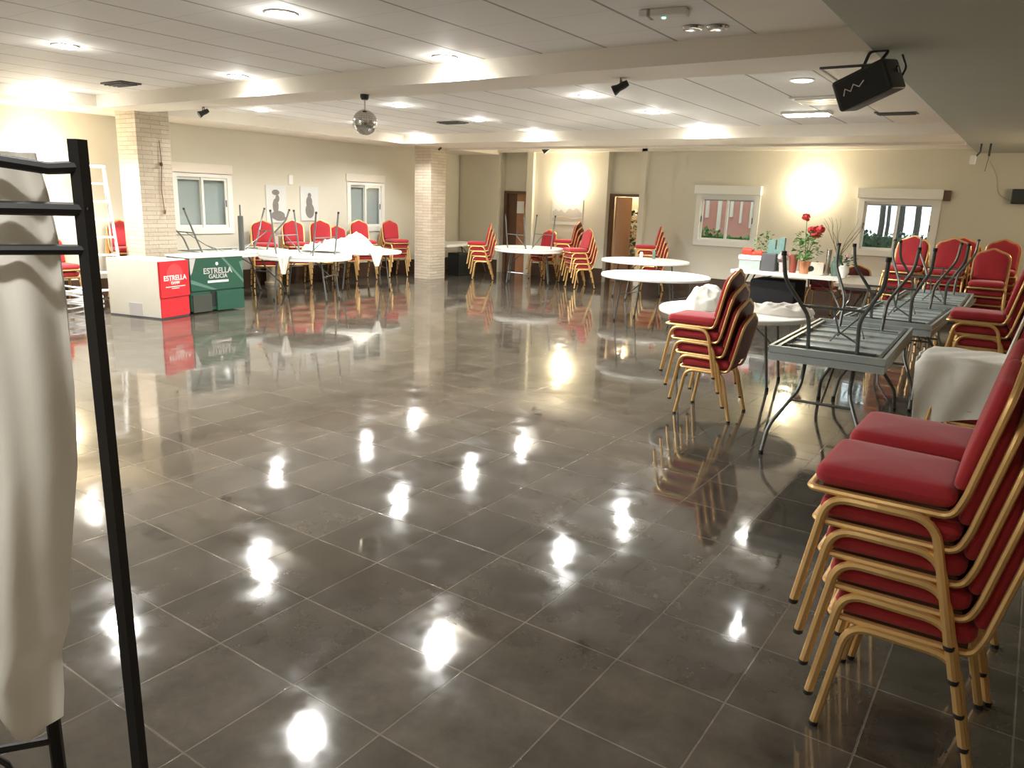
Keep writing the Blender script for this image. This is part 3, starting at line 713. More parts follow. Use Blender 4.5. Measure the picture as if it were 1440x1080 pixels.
# ------------------------------------------------------------------ cloths
def heap(name, x, y, z, rx, ry, hgt, seed, m, lbl, cat='tablecloth', rot=0.0, flaps=(), lay=0.3):
    mb = MB(); nu, nv = 56, 26; cr, sr = cos(rot), sin(rot)
    def pt(u, v):
        a = 2*pi*u; r = v
        edge = 1+0.22*noise.noise(Vector((cos(a)*1.6+seed, sin(a)*1.6, 3.1)))+0.07*noise.noise(Vector((cos(a)*5+seed, sin(a)*5, 1)))
        px, py = rx*r*edge*cos(a), ry*r*edge*sin(a)
        n1 = noise.noise(Vector((px*2.7+seed, py*2.7, seed))); n2 = 1-abs(noise.noise(Vector((px*7+seed, py*7, 9.0))))*2; n3 = noise.noise(Vector((px*14, py*14+seed, 2.0)))
        body = max(0.0, 1-r**2.2)
        h = hgt*body**0.6*(0.45+0.75*(n1+0.35))+0.045*n2*min(1, body*3)+0.014*n3
        h = max(0.006+0.006*(1+n3), h)
        return (x+px*cr-py*sr, y+px*sr+py*cr, z+h)
    n0 = len(mb.v); P = []
    for i in range(nu):
        for j in range(1, nv+1): P.append(pt(i/nu, j/nv))
    mb.add(P, [(i*nv+j, ((i+1) % nu)*nv+j, ((i+1) % nu)*nv+j+1, i*nv+j+1) for i in range(nu) for j in range(nv-1)])
    c = pt(0, 0.0); mb.add([c], [])
    cc = len(mb.v)-1
    for i in range(nu): mb.f.append([cc, ((i+1) % nu)*nv, i*nv])
    # skirt down to the table
    base = [(p[0], p[1], z+0.001) for p in (P[i*nv+nv-1] for i in range(nu))]
    b0 = len(mb.v); mb.v.extend(base)
    for i in range(nu): mb.f.append([i*nv+nv-1, ((i+1) % nu)*nv+nv-1, b0+(i+1) % nu, b0+i])
    mb.f.append([b0+i for i in range(nu)])
    # corners hanging over the table edge: (start, outward direction, width, drop, reach)
    base_o = tag(mb.build(name, m, angle=80), lbl, cat)
    for (fx, fy, dx, dy, wd, dr, rc) in flaps:
        L = hypot(dx, dy); dx, dy = dx/L, dy/L; sx, sy = -dy, dx
        def fn(u, v, fx=fx, fy=fy, dx=dx, dy=dy, wd=wd, dr=dr, rc=rc, sx=sx, sy=sy):
            s = v*(rc+dr); half = wd*(1-0.78*v**1.3)*0.5; off = (u-0.5)*2*half
            if s < rc: o, dz = s, 0.010
            else:
                q = s-rc; o = rc+0.028*min(1, q/0.03); dz = 0.010-q
            o += 0.014*sin(u*13+seed)*v
            return (fx+dx*o+sx*off, fy+dy*o+sy*off, z+dz+0.010*sin(u*9+seed)*(1-v))
        f_ = MB(); f_.sheet(fn, 16, 26, 0.006); f_.build('hanging_corner', m, base_o, angle=80)
    return base_o
# on the left round tables (upside down table on top: its underside is at 0.742+0.75)
ZT1 = 0.742+0.052
heap('crumpled_tablecloth', -10.45, 9.22, ZT1, 0.42, 0.16, 0.10, 1.3, M['cloth'], 'white cloth with a pointed corner hanging off the left round table', rot=radians(20),
     flaps=((-9.88, 8.05, 0.35, -0.75, 0.26, 0.30, 0.21),))
heap('crumpled_tablecloth', -10.72, 10.15, 0.741, 0.62, 0.34, 0.27, 4.2, M['cloth'], 'big heap of white cloth on the second left round table', rot=radians(50),
     flaps=((-10.20, 10.25, 0.75, -0.55, 0.34, 0.24, 0.30),))
# on the table behind the lone stack
heap('bundled_tablecloth', -2.72, 7.62, 0.741, 0.36, 0.25, 0.25, 7.7, M['cloth'], 'bundled white cloth on the round table, left of the chair backs', rot=radians(70))
heap('spread_tablecloth', -2.05, 7.82, 0.741, 0.34, 0.26, 0.085, 2.9, M['gcloth'], 'flatter cream cloth on the round table, right of the chair backs', rot=radians(20))

# white cloth over a chair stack on the right
def drape():
    mb = MB(); yc = 5.86; zt = DZ*3+0.425+0.092; x0, x1 = -0.55, -0.01
    def fn(u, v):
        x = x0+(x1-x0)*u; s = v*0.92
        if s < 0.44: yy = yc+0.22-s; zz = zt+0.004*sin(x*30+s*20)
        else:
            q = s-0.44; drop = q*(1.0-0.30*u); yy = yc-0.225-0.02*sin(q*9)-0.010*sin(x*24+q*10)-0.02; zz = zt-drop
            if q < 0.02: yy = yc-0.222; 
        if u < 0.08: zz -= (0.08-u)*0.7; 
        return (x-0.02*sin(v*5), yy, zz)
    mb.sheet(fn, 26, 40, 0.006)
    def f3(u, v):   # flap in front of the seats
        y = yc-0.22+0.44*u; q = v*(0.30-0.12*u)
        return (x0-0.012-0.008*sin(y*25+q*6), y, zt-0.02-q)
    mb.sheet(f3, 16, 14, 0.006)
    a = radians(12); xb = -0.10+0.205-0.04*3; zb = zt-0.03
    def f2(u, v):   # over the backrest, front and back
        y = yc-0.20+0.40*u+0.01*sin(v*9)
        s = v*0.94
        if s < 0.50: d = s; off = -0.062
        else: d = 0.50-(s-0.50); off = 0.034
        if 0.47 < s < 0.53: off = -0.062+0.096*(s-0.47)/0.06; d = 0.505
        return (xb+sin(a)*d+off, y, zb+cos(a)*d+0.008*sin(u*10))
    mb.sheet(f2, 14, 36, 0.006)
    return tag(mb.build('draped_cloth', M['cloth'], angle=80), 'white cloth draped over the seat and back of a chair stack', 'cloth')
drape()

# ------------------------------------------------------------------ display boxes on the left
def text_mesh(body, size, loc, rot, m, parent, name='lettering', depth=0.0015, sx=1.0):
    c = bpy.data.curves.new(name, 'FONT'); c.body = body; c.size = size; c.align_x = 'CENTER'; c.align_y = 'CENTER'; c.extrude = depth; c.offset = size*0.02
    o = bpy.data.objects.new(name, c); COL.objects.link(o)
    dg = bpy.context.evaluated_depsgraph_get(); me = bpy.data.meshes.new_from_object(o.evaluated_get(dg))
    bpy.data.objects.remove(o); me.materials.clear(); me.materials.append(m)
    o = bpy.data.objects.new(name, me); COL.objects.link(o); o.parent = parent; o.location = loc; o.rotation_euler = rot; o.scale = (sx, 1, 1)
    return o
# cream box whose red end faces +x of its own frame
t = thing('red_display_box', 'cream display box with a red lettered end beside the green box', 'display box', (-9.79, 5.75, 0), radians(15))
MB().box(-0.92, -0.004, 0.0, 0.52, 0.015, 0.80, b=0.012).build('body', M['cream'], t)
MB().box(-0.92, -0.004, 0.0, 0.52, 0.0, 0.02).build('plinth', M['dgrey'], t, smooth=False)
MB().box(-0.56, -0.32, -0.004, 0.0, 0.02, 0.20).build('patch', M['tapeg'], t, smooth=False)
e = MB().box(-0.004, 0.012, 0.0, 0.52, 0.02, 0.29).box(-0.004, 0.030, -0.006, 0.526, 0.295, 0.79).build('end_panel', M['boxred'], t, smooth=False)
mb = MB().lathe([(0.0, 0.0), (0.15, 0.0), (0.15, 0.002), (0.0, 0.002)], 30, Matrix.Translation((0.030, 0.26, 0.60)) @ Matrix.Rotation(pi/2, 4, 'Y')); mb.build('emblem', M['boxred2'], e)
RX = (pi/2, 0, pi/2)
text_mesh('ESTRELLA', 0.098, (0.033, 0.26, 0.555), RX, M['print'], e)
text_mesh('DAMM', 0.052, (0.033, 0.26, 0.488), RX, M['print'], e)
mb = MB().box(0.030, 0.032, 0.08, 0.44, 0.432, 0.443).box(0.030, 0.032, 0.19, 0.33, 0.408, 0.418); mb.build('printed_lines', M['print'], e, smooth=False)
# green box, face towards +x
t = thing('green_display_box', 'dark green display box with pale lettering in front of the tables', 'display box', (-9.95, 6.31, 0), radians(2.5))
MB().box(-0.52, 0.0, 0.0, 0.91, 0.03, 0.81, b=0.012).build('body', M['boxgreen'], t)
fr = MB().box(0.0, 0.018, 0.0, 0.91, 0.33, 0.80).build('front_panel', M['boxgreen'], t, smooth=False)
MB().box(0.0, 0.03, 0.42, 0.90, 0.02, 0.30).build('lower_panel', M['boxgreen'], t, smooth=False)
MB().box(0.0, 0.024, 0.02, 0.33, 0.02, 0.27).build('lower_panel', M['boxdark'], t, smooth=False)
MB().box(-0.004, 0.006, 0.33, 0.42, 0.08, 0.31).build('recess', M['bplastic'], t, smooth=False)
MB().box(-0.54, 0.03, -0.01, 0.92, 0.80, 0.825, b=0.008).build('lid', M['plastic'], t)
def band(pts, m, x=0.0185):
    return MB().add([(x, y, z) for y, z in pts]+[(x+0.002, y, z) for y, z in pts], [tuple(range(len(pts)))[::-1], tuple(len(pts)+i for i in range(len(pts)))]+[(i, (i+1) % len(pts), len(pts)+(i+1) % len(pts), len(pts)+i) for i in range(len(pts))]).build('printed_band', m, fr, smooth=False)
band([(0.0, 0.80), (0.10, 0.80), (0.03, 0.60), (0.0, 0.56)], M['tapeg'])
band([(0.0, 0.50), (0.44, 0.33), (0.36, 0.33), (0.0, 0.44)], M['boxgreen2'])
band([(0.52, 0.80), (0.57, 0.80), (0.91, 0.45), (0.91, 0.40)], M['boxgreen2'])
band([(0.84, 0.72), (0.91, 0.74), (0.91, 0.52)], M['boxgreen2'])
text_mesh('ESTRELLA', 0.115, (0.021, 0.46, 0.605), RX, M['tapeg'], fr)
text_mesh('GALICIA', 0.085, (0.021, 0.46, 0.525), RX, M['tapeg'], fr)
MB().box(0.018, 0.0205, 0.28, 0.64, 0.435, 0.468).build('printed_bar', M['print'], fr, smooth=False)
MB().lathe([(0.0, 0.0), (0.028, 0.0), (0.028, 0.002), (0.0, 0.002)], 5, Matrix.Translation((0.019, 0.45, 0.71)) @ Matrix.Rotation(pi/2, 4, 'Y')).build('star', M['print'], fr, smooth=False)

# stepladder, white, in front of the near column
t = thing('stepladder', 'white stepladder standing before the near stone column', 'ladder', (-11.62, 5.92, 0), radians(-20))
for s in (-1, 1):
    MB().tube([(0.42, s*0.24, 0.01), (0.03, s*0.15, 2.05)], 0.020, 4).build('rail', M['white'], t, smooth=False)
    MB().tube([(-0.42, s*0.24, 0.01), (-0.03, s*0.15, 2.02)], 0.014, 4).build('rear_leg', M['white'], t, smooth=False)
for k in range(1, 8):
    q = k/8; x = 0.42+(0.03-0.42)*q; wd = 0.24+(0.15-0.24)*q; z = 0.01+2.04*q
    MB().box(x-0.05, x+0.04, -wd, wd, z-0.012, z+0.012).build('step', M['white'], t, smooth=False)
MB().box(-0.07, 0.07, -0.17, 0.17, 2.02, 2.06, b=0.01).build('cap', M['white'], t)
# coil of white hose
mb = MB(); pts = []
for k in range(220):
    a = k*0.19; r = 0.27+0.035*sin(k*0.37); pts.append((r*cos(a), r*sin(a)*0.9, 0.03+0.30*(k/220)+0.02*sin(a*2.3)))
o = mb.tube(pts, 0.013, 6).build('coiled_hose', M['cable']); o.location = (-11.28, 5.42, 0); o.rotation_euler = (0, radians(0), 0)
tag(o, 'coil of white hose on the floor left of the cream box', 'hose')
# cord hanging on the near column
o = MB().tube([(-10.985, 6.62, 2.45), (-10.98, 6.63, 2.1), (-10.985, 6.60, 1.75), (-10.98, 6.62, 1.45)], 0.006, 6).lathe([(0.0, 0), (0.018, 0.01), (0.018, 0.06), (0.0, 0.07)], 10, T(-10.975, 6.62, 1.38)).lathe([(0.0, 0), (0.022, 0.01), (0.022, 0.05), (0.0, 0.06)], 10, T(-10.975, 6.62, 2.08)).build('thin_rope', M['dwood'])
tag(o, 'thin dark cord hanging down the side of the near stone column', 'cord')
# grey pole standing on the table below the window
o = MB().lathe([(0.0, 0), (0.045, 0), (0.045, 0.60), (0.012, 0.61), (0.012, 0.78), (0.0, 0.785)], 18).build('grey_pole', M['dsteel']); o.location = (-11.02, 7.98, 0.742+0.017)
tag(o, 'thick dark grey pole standing upright on the table by the window', 'pole')
# beige pedestal under the left canvas
o = MB().lathe([(0.0, 0), (0.16, 0), (0.17, 0.05), (0.13, 0.08), (0.12, 0.95), (0.16, 1.0), (0.18, 1.06), (0.16, 1.10), (0.0, 1.10)], 26).build('plant_pedestal', M['pot']); o.location = (-12.28, 9.58, 0)
tag(o, 'beige round pedestal against the left wall below the canvas', 'pedestal')

# pictures
def canvas(y0, y1, z0, z1, lbl, shapes):
    t = thing('canvas_picture', lbl, 'picture', (XL, (y0+y1)/2, (z0+z1)/2))
    hy, hz = (y1-y0)/2, (z1-z0)/2
    c = MB().box(0, 0.022, -hy, hy, -hz, hz).build('canvas', M['canvas'], t, smooth=False)
    mb = MB()
    for q_, (cy, cz, ry, rz_) in enumerate(shapes):
        n = 20; vs = [(0.0226+0.0006*q_, cy*hy+ry*hy*cos(2*pi*k/n), cz*hz+rz_*hz*sin(2*pi*k/n)) for k in range(n)]
        mb.add(vs, [tuple(range(n))])
    mb.build('painted_figure', M['figure'], c, smooth=False)
canvas(9.64, 10.12, 1.18, 1.90, 'pale canvas with a grey seated figure, left of the pair', [(-0.05, 0.62, .38, .15), (0.1, 0.3, .2, .2), (-0.1, -0.1, .3, .4), (0.1, -0.6, .7, .25), (0.3, -0.75, .6, .15)])
canvas(10.48, 10.94, 1.22, 1.90, 'pale canvas with a grey standing figure, right of the pair', [(0.0, 0.5, .2, .14), (-0.05, 0.1, .35, .35), (0.0, -0.4, .5, .45)])
t = thing('landscape_picture', 'pale landscape picture under the wall lamp between the doors', 'picture', (-9.26, YB-0.013, 1.55))
MB().box(-0.42, 0.42, 0, 0.013, -0.29, 0.29).build('panel', M['canvas'], t, smooth=False)
ridge = [(-0.40+0.04*i, -0.001, 0.05+0.10*noise.noise(Vector((i*0.35, 4.4, 0)))+0.02*noise.noise(Vector((i*1.3, 1.4, 0)))) for i in range(21)]
MB().add(ridge+[(0.40, -0.001, -0.10), (0.10, -0.001, -0.13), (-0.12, -0.001, -0.09), (-0.40, -0.001, -0.12)], [tuple(range(25))]).build('painted_hills', M['tapeg'], t, smooth=False)
MB().add([(-0.40, -0.002, -0.13), (-0.1, -0.002, -0.10), (0.16, -0.002, -0.15), (0.40, -0.002, -0.12), (0.40, -0.002, -0.20), (-0.40, -0.002, -0.22)], [(0, 1, 2, 3, 4, 5)]).build('painted_field', M['pot'], t, smooth=False)
o = MB().box(0, 0.03, -0.05, 0.05, -0.09, 0.09, b=0.01).build('wall_plate', M['white']); o.location = (XL, 10.25, 2.02); tag(o, 'small white plate on the wall above and between the canvases', 'wall plate')

# ------------------------------------------------------------------ mirror ball, spots, projector
t = thing('mirror_ball', 'hanging silver mirror ball below the near beam', 'mirror ball', (-6.34, 6.25, ZB))
MB().lathe([(0.0, -0.055), (0.035, -0.055), (0.05, -0.03), (0.05, 0.0), (0, 0)], 18).build('motor', M['bplastic'], t)
MB().tube([(0, 0, -0.05), (0, 0, -0.16)], 0.008, 8).build('rod', M['chrome'], t)
mb = MB(); n, k = 30, 17; R = 0.135
for i in range(k):
    a0, a1 = -pi/2+pi*i/k, -pi/2+pi*(i+1)/k
    for j in range(n):
        b0, b1 = 2*pi*j/n, 2*pi*(j+0.94)/n; am = a0+(a1-a0)*0.94
        vs = [(R*cos(a)*cos(b), R*cos(a)*sin(b), -0.29+R*sin(a)) for a, b in ((a0, b0), (a0, b1), (am, b1), (am, b0))]; mb.add(vs, [(0, 1, 2, 3)])
ball = MB().lathe([(0.128*cos(-pi/2+pi*i/16)+1e-4, -0.29+0.128*sin(-pi/2+pi*i/16)) for i in range(17)], 24).build('ball', M['dgrey'], t)
mb.build('mirror_facets', M['chrome'], ball, smooth=False)

def spot_lamp(x, y, z, lbl, rz, s=1.0, tilt=0.5):
    t = thing('spotlight', lbl, 'spotlight', (x, y, z), rz)
    MB().tube([(0, -0.06*s, -0.09*s), (0, -0.06*s, -0.005), (0, 0.06*s, -0.005), (0, 0.06*s, -0.09*s)], 0.006*s+0.001, 6).build('bracket', M['bplastic'], t)
    h = MB().lathe([(0.0, -0.10*s), (0.035*s, -0.10*s), (0.045*s, -0.05*s), (0.045*s, 0.03*s), (0.062*s, 0.08*s), (0.062*s, 0.10*s), (0.0, 0.09*s)], 20, T(0, 0, -0.10*s, 0, 0, pi/2+tilt)).build('head', M['bplastic'], t)
    return t
spot_lamp(-3.25, 6.30, ZB, 'small black spotlight under the near beam', radians(200), 0.72)
spot_lamp(-9.46, 6.36, ZB, 'tiny dark spotlight under the near beam by the stone column', radians(250), 0.7)
spot_lamp(-8.76, 13.9, ZC, 'small black spotlight at the ceiling before the landscape picture', radians(200), 1.3)
spot_lamp(-10.85, 12.9, ZB, 'tiny white sensor spot beside the far column top', radians(200), 0.4)

t = thing('effects_projector', 'black box shaped effects projector hanging from the soffit', 'projector', (-1.13, 6.10, ZB), 0)
X0 = Matrix.Translation((-0.02, -0.20, -0.22)) @ Matrix.Rotation(radians(-12), 4, 'Z') @ Matrix.Rotation(radians(-22), 4, 'Y') @ Matrix.Rotation(radians(8), 4, 'X')
body = MB().box(-0.18, 0.18, -0.14, 0.14, -0.11, 0.10, X0, b=0.02).build('body', M['bplastic'], t)
MB().box(-0.155, 0.155, -0.143, -0.139, -0.09, 0.08, X0).build('side_plate', M['black'], body, smooth=False)
mb = MB().tube([X0 @ Vector(p) for p in ((-0.12, -0.146, -0.02), (-0.10, -0.146, 0.02), (-0.07, -0.146, -0.01), (-0.04, -0.146, 0.025), (-0.01, -0.146, -0.005), (0.03, -0.146, 0.02))], 0.005, 5); mb.build('emblem', M['print'], body)
MB().tube([X0 @ Vector((-0.02, 0.0, 0.10)), (-0.04, -0.18, 0.0), (0.08, -0.18, 0.0), X0 @ Vector((0.10, 0.0, 0.10))], 0.011, 6, bend=0.03).build('bracket', M['bplastic'], t)
MB().tube([(-0.33, -0.30, -0.11), (0.0, -0.25, -0.10)], 0.010, 6).build('arm', M['dsteel'], t)
MB().tube([(-0.33, -0.30, -0.11), (-0.21, -0.27, -0.19)], 0.008, 6).build('wire_end', M['cable'], t)
MB().tube([(0.13, 0.02, 0.0), (0.17, 0.0, -0.09), (0.15, -0.05, -0.17), X0 @ Vector((0.20, 0, 0.03))], 0.008, 6, bend=0.02).build('power_cable', M['bplastic'], t)

t = thing('hook_bracket', 'pair of black hooks hanging from the soffit at the back', 'hook', (-0.95, 13.67, ZB), 0)
MB().tube([(-0.02, 0, 0), (-0.02, 0, -0.12), (-0.08, 0, -0.20)], 0.014, 6).build('hook', M['bplastic'], t)
MB().tube([(0.10, 0, 0), (0.10, 0, -0.18)], 0.016, 6).build('hook', M['bplastic'], t)
MB().box(-0.14, -0.06, -0.03, 0.03, -0.30, -0.17, b=0.01).build('white_socket', M['white'], t)
MB().tube([(0.10, 0, -0.18), (0.08, 0, -0.40)], 0.005, 5).build('cable', M['dgrey'], t)
t = thing('wall_speaker', 'black box mounted on the back wall at the right edge', 'speaker', (-0.42, YB, 2.12), 0)
MB().box(-0.12, 0.20, -0.22, -0.04, -0.12, 0.12, b=0.02).build('cabinet', M['bplastic'], t); MB().box(-0.03, 0.05, -0.05, 0.0, -0.04, 0.04).build('bracket', M['bplastic'], t, smooth=False)
o = MB().tube([(-0.95, YB-0.012, 2.70), (-0.80, YB-0.012, 2.45), (-0.75, YB-0.012, 2.15), (-0.55, YB-0.012, 2.05)], 0.006, 5, bend=0.1).build('wall_cable', M['wall_r']); tag(o, 'thin tan cable looping down the back wall to the black box', 'cable')
t = thing('shutter_strap_box', 'dark box at the right end of the right window shutter box', 'box', (-1.50, YB, 2.10))
MB().box(-0.05, 0.06, -0.10, 0, -0.08, 0.10, b=0.01).build('cover', M['dwood'], t)

# ------------------------------------------------------------------ things on the flower table
ZT = 0.741; YT = 13.35
def leaves(mb, cx, cy, z0, h, rad, n, seed, size=0.06, bush=True):
    random.seed(seed)
    for k in range(n):
        a = random.uniform(0, 2*pi); q = random.random()**0.6; zz = z0+h*random.random(); rr = rad*q*(1-0.4*abs((zz-z0)/h-0.5))
        s = size*random.uniform(0.6, 1.3)
        R = Matrix.Translation((cx+rr*cos(a), cy+rr*sin(a), zz)) @ Matrix.Rotation(a, 4, 'Z') @ Matrix.Rotation(random.uniform(-0.9, 0.7), 4, 'Y') @ Matrix.Rotation(random.uniform(-.6, .6), 4, 'X')
        mb.add([(0, 0, 0), (s*.45, -s*.32, s*.05), (s, 0, -s*.05), (s*.45, s*.32, s*.05), (s*.5, 0, -s*.03)], [(0, 1, 4), (1, 2, 4), (2, 3, 4), (3, 0, 4)], R)
    return mb
def blossom(mb, cx, cy, cz, r, seed):
    random.seed(seed+3)
    for i in range(46):
        d = Vector((random.gauss(0, 1), random.gauss(0, 1), random.gauss(0, 1))).normalized(); p = Vector((cx, cy, cz))+Vector((d.x, d.y, d.z*0.75))*r*random.uniform(0.25, 0.75); s = r*0.55
        Q = Matrix.Translation(p) @ d.to_track_quat('Z', 'Y').to_matrix().to_4x4() @ Matrix.Rotation(random.uniform(0, 6.28), 4, 'Z') @ Matrix.Rotation(random.uniform(-.7, .7), 4, 'X')
        mb.add([(-s*.5, 0, 0), (-s*.3, s*.45, s*.12), (s*.3, s*.45, s*.12), (s*.5, 0, 0), (0, -s*.45, s*.05)], [(0, 4, 3, 2, 1)], Q)
    return mb
pot_prof = lambda r, h: [(0.0, 0.0), (r*.72, 0.0), (r*.95, h*.85), (r, h*.86), (r, h), (r*.88, h), (r*.85, h*.86), (0.0, h*.84)]
# white storage box with red bag on it
t = thing('storage_box', 'white storage box at the left end of the flower table', 'box', (-4.10, YT, ZT), radians(-4))
MB().box(-0.19, 0.19, -0.13, 0.13, 0, 0.17, b=0.012).build('tub', M['gplastic'], t); MB().box(-0.205, 0.205, -0.145, 0.145, 0.165, 0.245, b=0.014).build('lid', M['white'], t)
mb = MB(); random.seed(3)
for (cx, s, h_) in ((-0.09, 0.095, 0.11), (0.02, 0.05, 0.06), (0.11, 0.075, 0.08)): mb.pad([(cx-s, -0.07), (cx+s, -0.08), (cx+s*.9, 0.07), (cx-s, 0.08)], 0, h_, 0.03, n=4, dome=0.01)
o = mb.build('red_bag', M['redbag']); o.location = (-4.10, YT, ZT+0.246); tag(o, 'bright red plastic bag lying on the white storage box', 'bag')
t = thing('potted_plant', 'small leafy green plant behind the red bag', 'plant', (-4.02, YT+0.26, ZT))
MB().lathe(pot_prof(0.09, 0.30), 22).build('pot', M['bluebag'], t); leaves(MB(), 0, 0, 0.30, 0.34, 0.15, 90, 11).build('foliage', M['leaf'], t)
o = MB().box(-0.12, 0.12, -0.07, 0.07, 0, 0.30, b=0.015).build('dark_case', M['dgrey']); o.location = (-3.78, YT-0.10, ZT); tag(o, 'dark grey upright case between the white box and the pink flower', 'case')
mb = MB().box(-0.14, 0.14, -0.05, 0.05, 0, 0.36).box(-0.14, -0.02, -0.045, 0.045, 0.36, 0.52).box(0.02, 0.13, -0.045, 0.045, 0.36, 0.56)
o = mb.build('gift_bag', M['bluebag'], smooth=False); o.location = (-3.74, YT+0.13, ZT+0.0); tag(o, 'mottled blue green bag behind the dark grey case', 'bag')
t = thing('pink_flower_pot', 'large pale pink flower in a small pot', 'flower', (-3.56, YT-0.08, ZT))
MB().lathe(pot_prof(0.06, 0.16), 20).build('pot', M['pink'], t); blossom(blossom(MB(), 0, 0, 0.25, 0.13, 2), 0.02, -0.02, 0.30, 0.10, 3).build('blossom', M['pink'], t); MB().tube([(0, 0, 0.14), (0, 0, 0.27)], 0.006, 6).build('stem', M['leaf'], t)
o = MB().lathe(pot_prof(0.075, 0.30), 22).build('clay_vase', M['terracotta']); o.location = (-3.40, YT-0.02, ZT); tag(o, 'tall red brown vase left of the copper pot', 'vase')
t = thing('flowering_plant', 'leafy plant with red blossoms in a copper pot', 'plant', (-3.20, YT-0.08, ZT))
MB().lathe(pot_prof(0.095, 0.21), 26).build('copper_pot', M['copper'], t)
leaves(MB(), 0, 0, 0.20, 0.48, 0.22, 230, 5, 0.075).build('foliage', M['leaf'], t)
MB().tube([(0, 0, 0.2), (-0.03, 0, 0.6), (-0.05, 0, 0.9)], 0.006, 6).tube([(0, 0, 0.2), (0.08, 0, 0.5), (0.16, 0, 0.72)], 0.006, 6).tube([(0, 0, 0.2), (0.02, 0, 0.5), (0.05, 0, 0.72)], 0.006, 6).build('stem', M['leaf'], t)
for i, (bx_, bz, r) in enumerate(((-0.06, 0.92, 0.10), (0.17, 0.73, 0.12), (0.05, 0.73, 0.10), (0.11, 0.64, 0.09))): blossom(MB(), bx_, 0, bz, r, i).build('blossom', M['petal'], t)
t = thing('square_planter', 'small cream square planter with a black patch', 'planter', (-2.98, YT-0.12, ZT), radians(10))
MB().box(-0.10, 0.10, -0.08, 0.08, 0, 0.20, b=0.012).build('planter', M['cream'], t); MB().lathe([(0, 0), (0.045, 0), (0.045, 0.002), (0, 0.002)], 18, Matrix.Translation((-0.09, -0.081, 0.10)) @ Matrix.Rotation(pi/2, 4, 'X')).build('black_patch', M['bplastic'], t)
o = MB().lathe([(0, 0), (0.045, 0), (0.05, 0.02), (0.035, 0.08), (0.04, 0.30), (0.045, 0.42), (0.0, 0.425)], 22).build('metal_vase', M['chrome']); o.location = (-2.86, YT+0.06, ZT); tag(o, 'slim shiny metal vase beside the bare branches', 'vase')
t = thing('branch_arrangement', 'bare curly branches standing in a green vase', 'plant', (-2.70, YT-0.02, ZT))
MB().lathe([(0.0, 0), (0.07, 0), (0.095, 0.10), (0.09, 0.20), (0.06, 0.27), (0.07, 0.31), (0.0, 0.30)], 24).build('vase', M['vase'], t)
random.seed(8); mb = MB()
for k in range(11):
    a = random.uniform(-1, 1); p = Vector((0, 0, 0.28)); pts = [p.copy()]
    for i in range(6):
        p = p+Vector((a*0.075+random.uniform(-.03, .03), random.uniform(-.04, .04), 0.088+random.uniform(0, .035))); pts.append(p.copy())
    mb.tube(pts, [0.007-0.0008*i for i in range(7)], 5)
mb.build('branches', M['bark'], t)
t = thing('potted_plant', 'low dark leafed plant in a white egg shaped pot', 'plant', (-2.56, YT-0.16, ZT))
MB().lathe([(0.0, 0), (0.05, 0), (0.085, 0.08), (0.08, 0.16), (0.05, 0.21), (0.0, 0.21)], 22).build('pot', M['white'], t); leaves(MB(), 0, 0, 0.20, 0.14, 0.16, 60, 21, 0.07).build('foliage', M['dleaf'], t); blossom(MB(), 0.04, 0, 0.34, 0.05, 8).build('blossom', M['pink'], t)
# black cloth covered crate below
t = tag(MB().box(-0.36, 0.40, -0.36, 0.36, 0, 0.60, b=0.03).build('covered_crate', M['blackcloth']), 'large black covered crate under the flower table', 'crate'); t.location = (-3.66, 13.45, 0)
# things under the table behind the far column
o = MB().box(-0.18, 0.18, -0.22, 0.22, 0, 0.52, b=0.02).build('dark_crate', M['bplastic']); o.location = (-11.35, 14.25, 0); tag(o, 'dark crate under the table behind the far column', 'crate')
# plant and lamp in the lobby
t = thing('potted_plant', 'tall dark plant seen through the open back door', 'plant', (-8.30, 17.0, 0))
MB().lathe(pot_prof(0.16, 0.4), 22).build('pot', M['terracotta'], t); leaves(MB(), 0, 0, 0.4, 1.25, 0.28, 260, 31, 0.13).build('foliage', M['dleaf'], t)
o = MB().lathe([(0.0, 0), (0.03, 0), (0.035, 0.1), (0.02, 0.13), (0.0, 0.13)], 16).build('white_cup', M['white']); o.location = (-6.45, 13.85, 0.741); tag(o, 'small white cup near the left rim of the far round table', 'cup')
o = MB().lathe([(0.0, 0), (0.03, 0), (0.03, 0.14), (0.012, 0.17), (0.0, 0.17)], 16).build('small_bottle', M['vase']); o.location = (-6.25, 14.0, 0.741); tag(o, 'small dark bottle beside the cup on the far round table', 'bottle')

# ------------------------------------------------------------------ black rail with hanging cloth in the foreground
AZ = radians(-63.45); PX, PY = 1.45*sin(AZ), 1.45*cos(AZ)
BD = Vector((-0.43, -0.903, 0))            # direction of the bars, away to the left
t = thing('iron_rail_stand', 'tall black iron rail stand at the left edge of the picture', 'rail stand', (PX, PY, 0), math.atan2(BD.y, BD.x))
MB().tube([(0, 0, 0), (0.006, 0, 1.823)], 0.0145, 4).build('post', M['black'], t, smooth=False)
MB().box(0.95, 0.984, -0.014, 0.014, 0.0, 1.823).build('post', M['black'], t, smooth=False)
MB().tube([(0.006, 0, 1.780), (0.05, 0, 1.776), (0.12, 0, 1.785), (0.95, 0, 1.787)], 0.0100, 8).build('bar', M['black'], t)
MB().tube([(0.0, 0, 1.713), (0.95, 0, 1.713)], 0.0110, 8).build('bar', M['black'], t)
MB().tube([(0.0, 0, 1.648), (0.95, 0, 1.648)], 0.0085, 8).build('bar', M['black'], t)
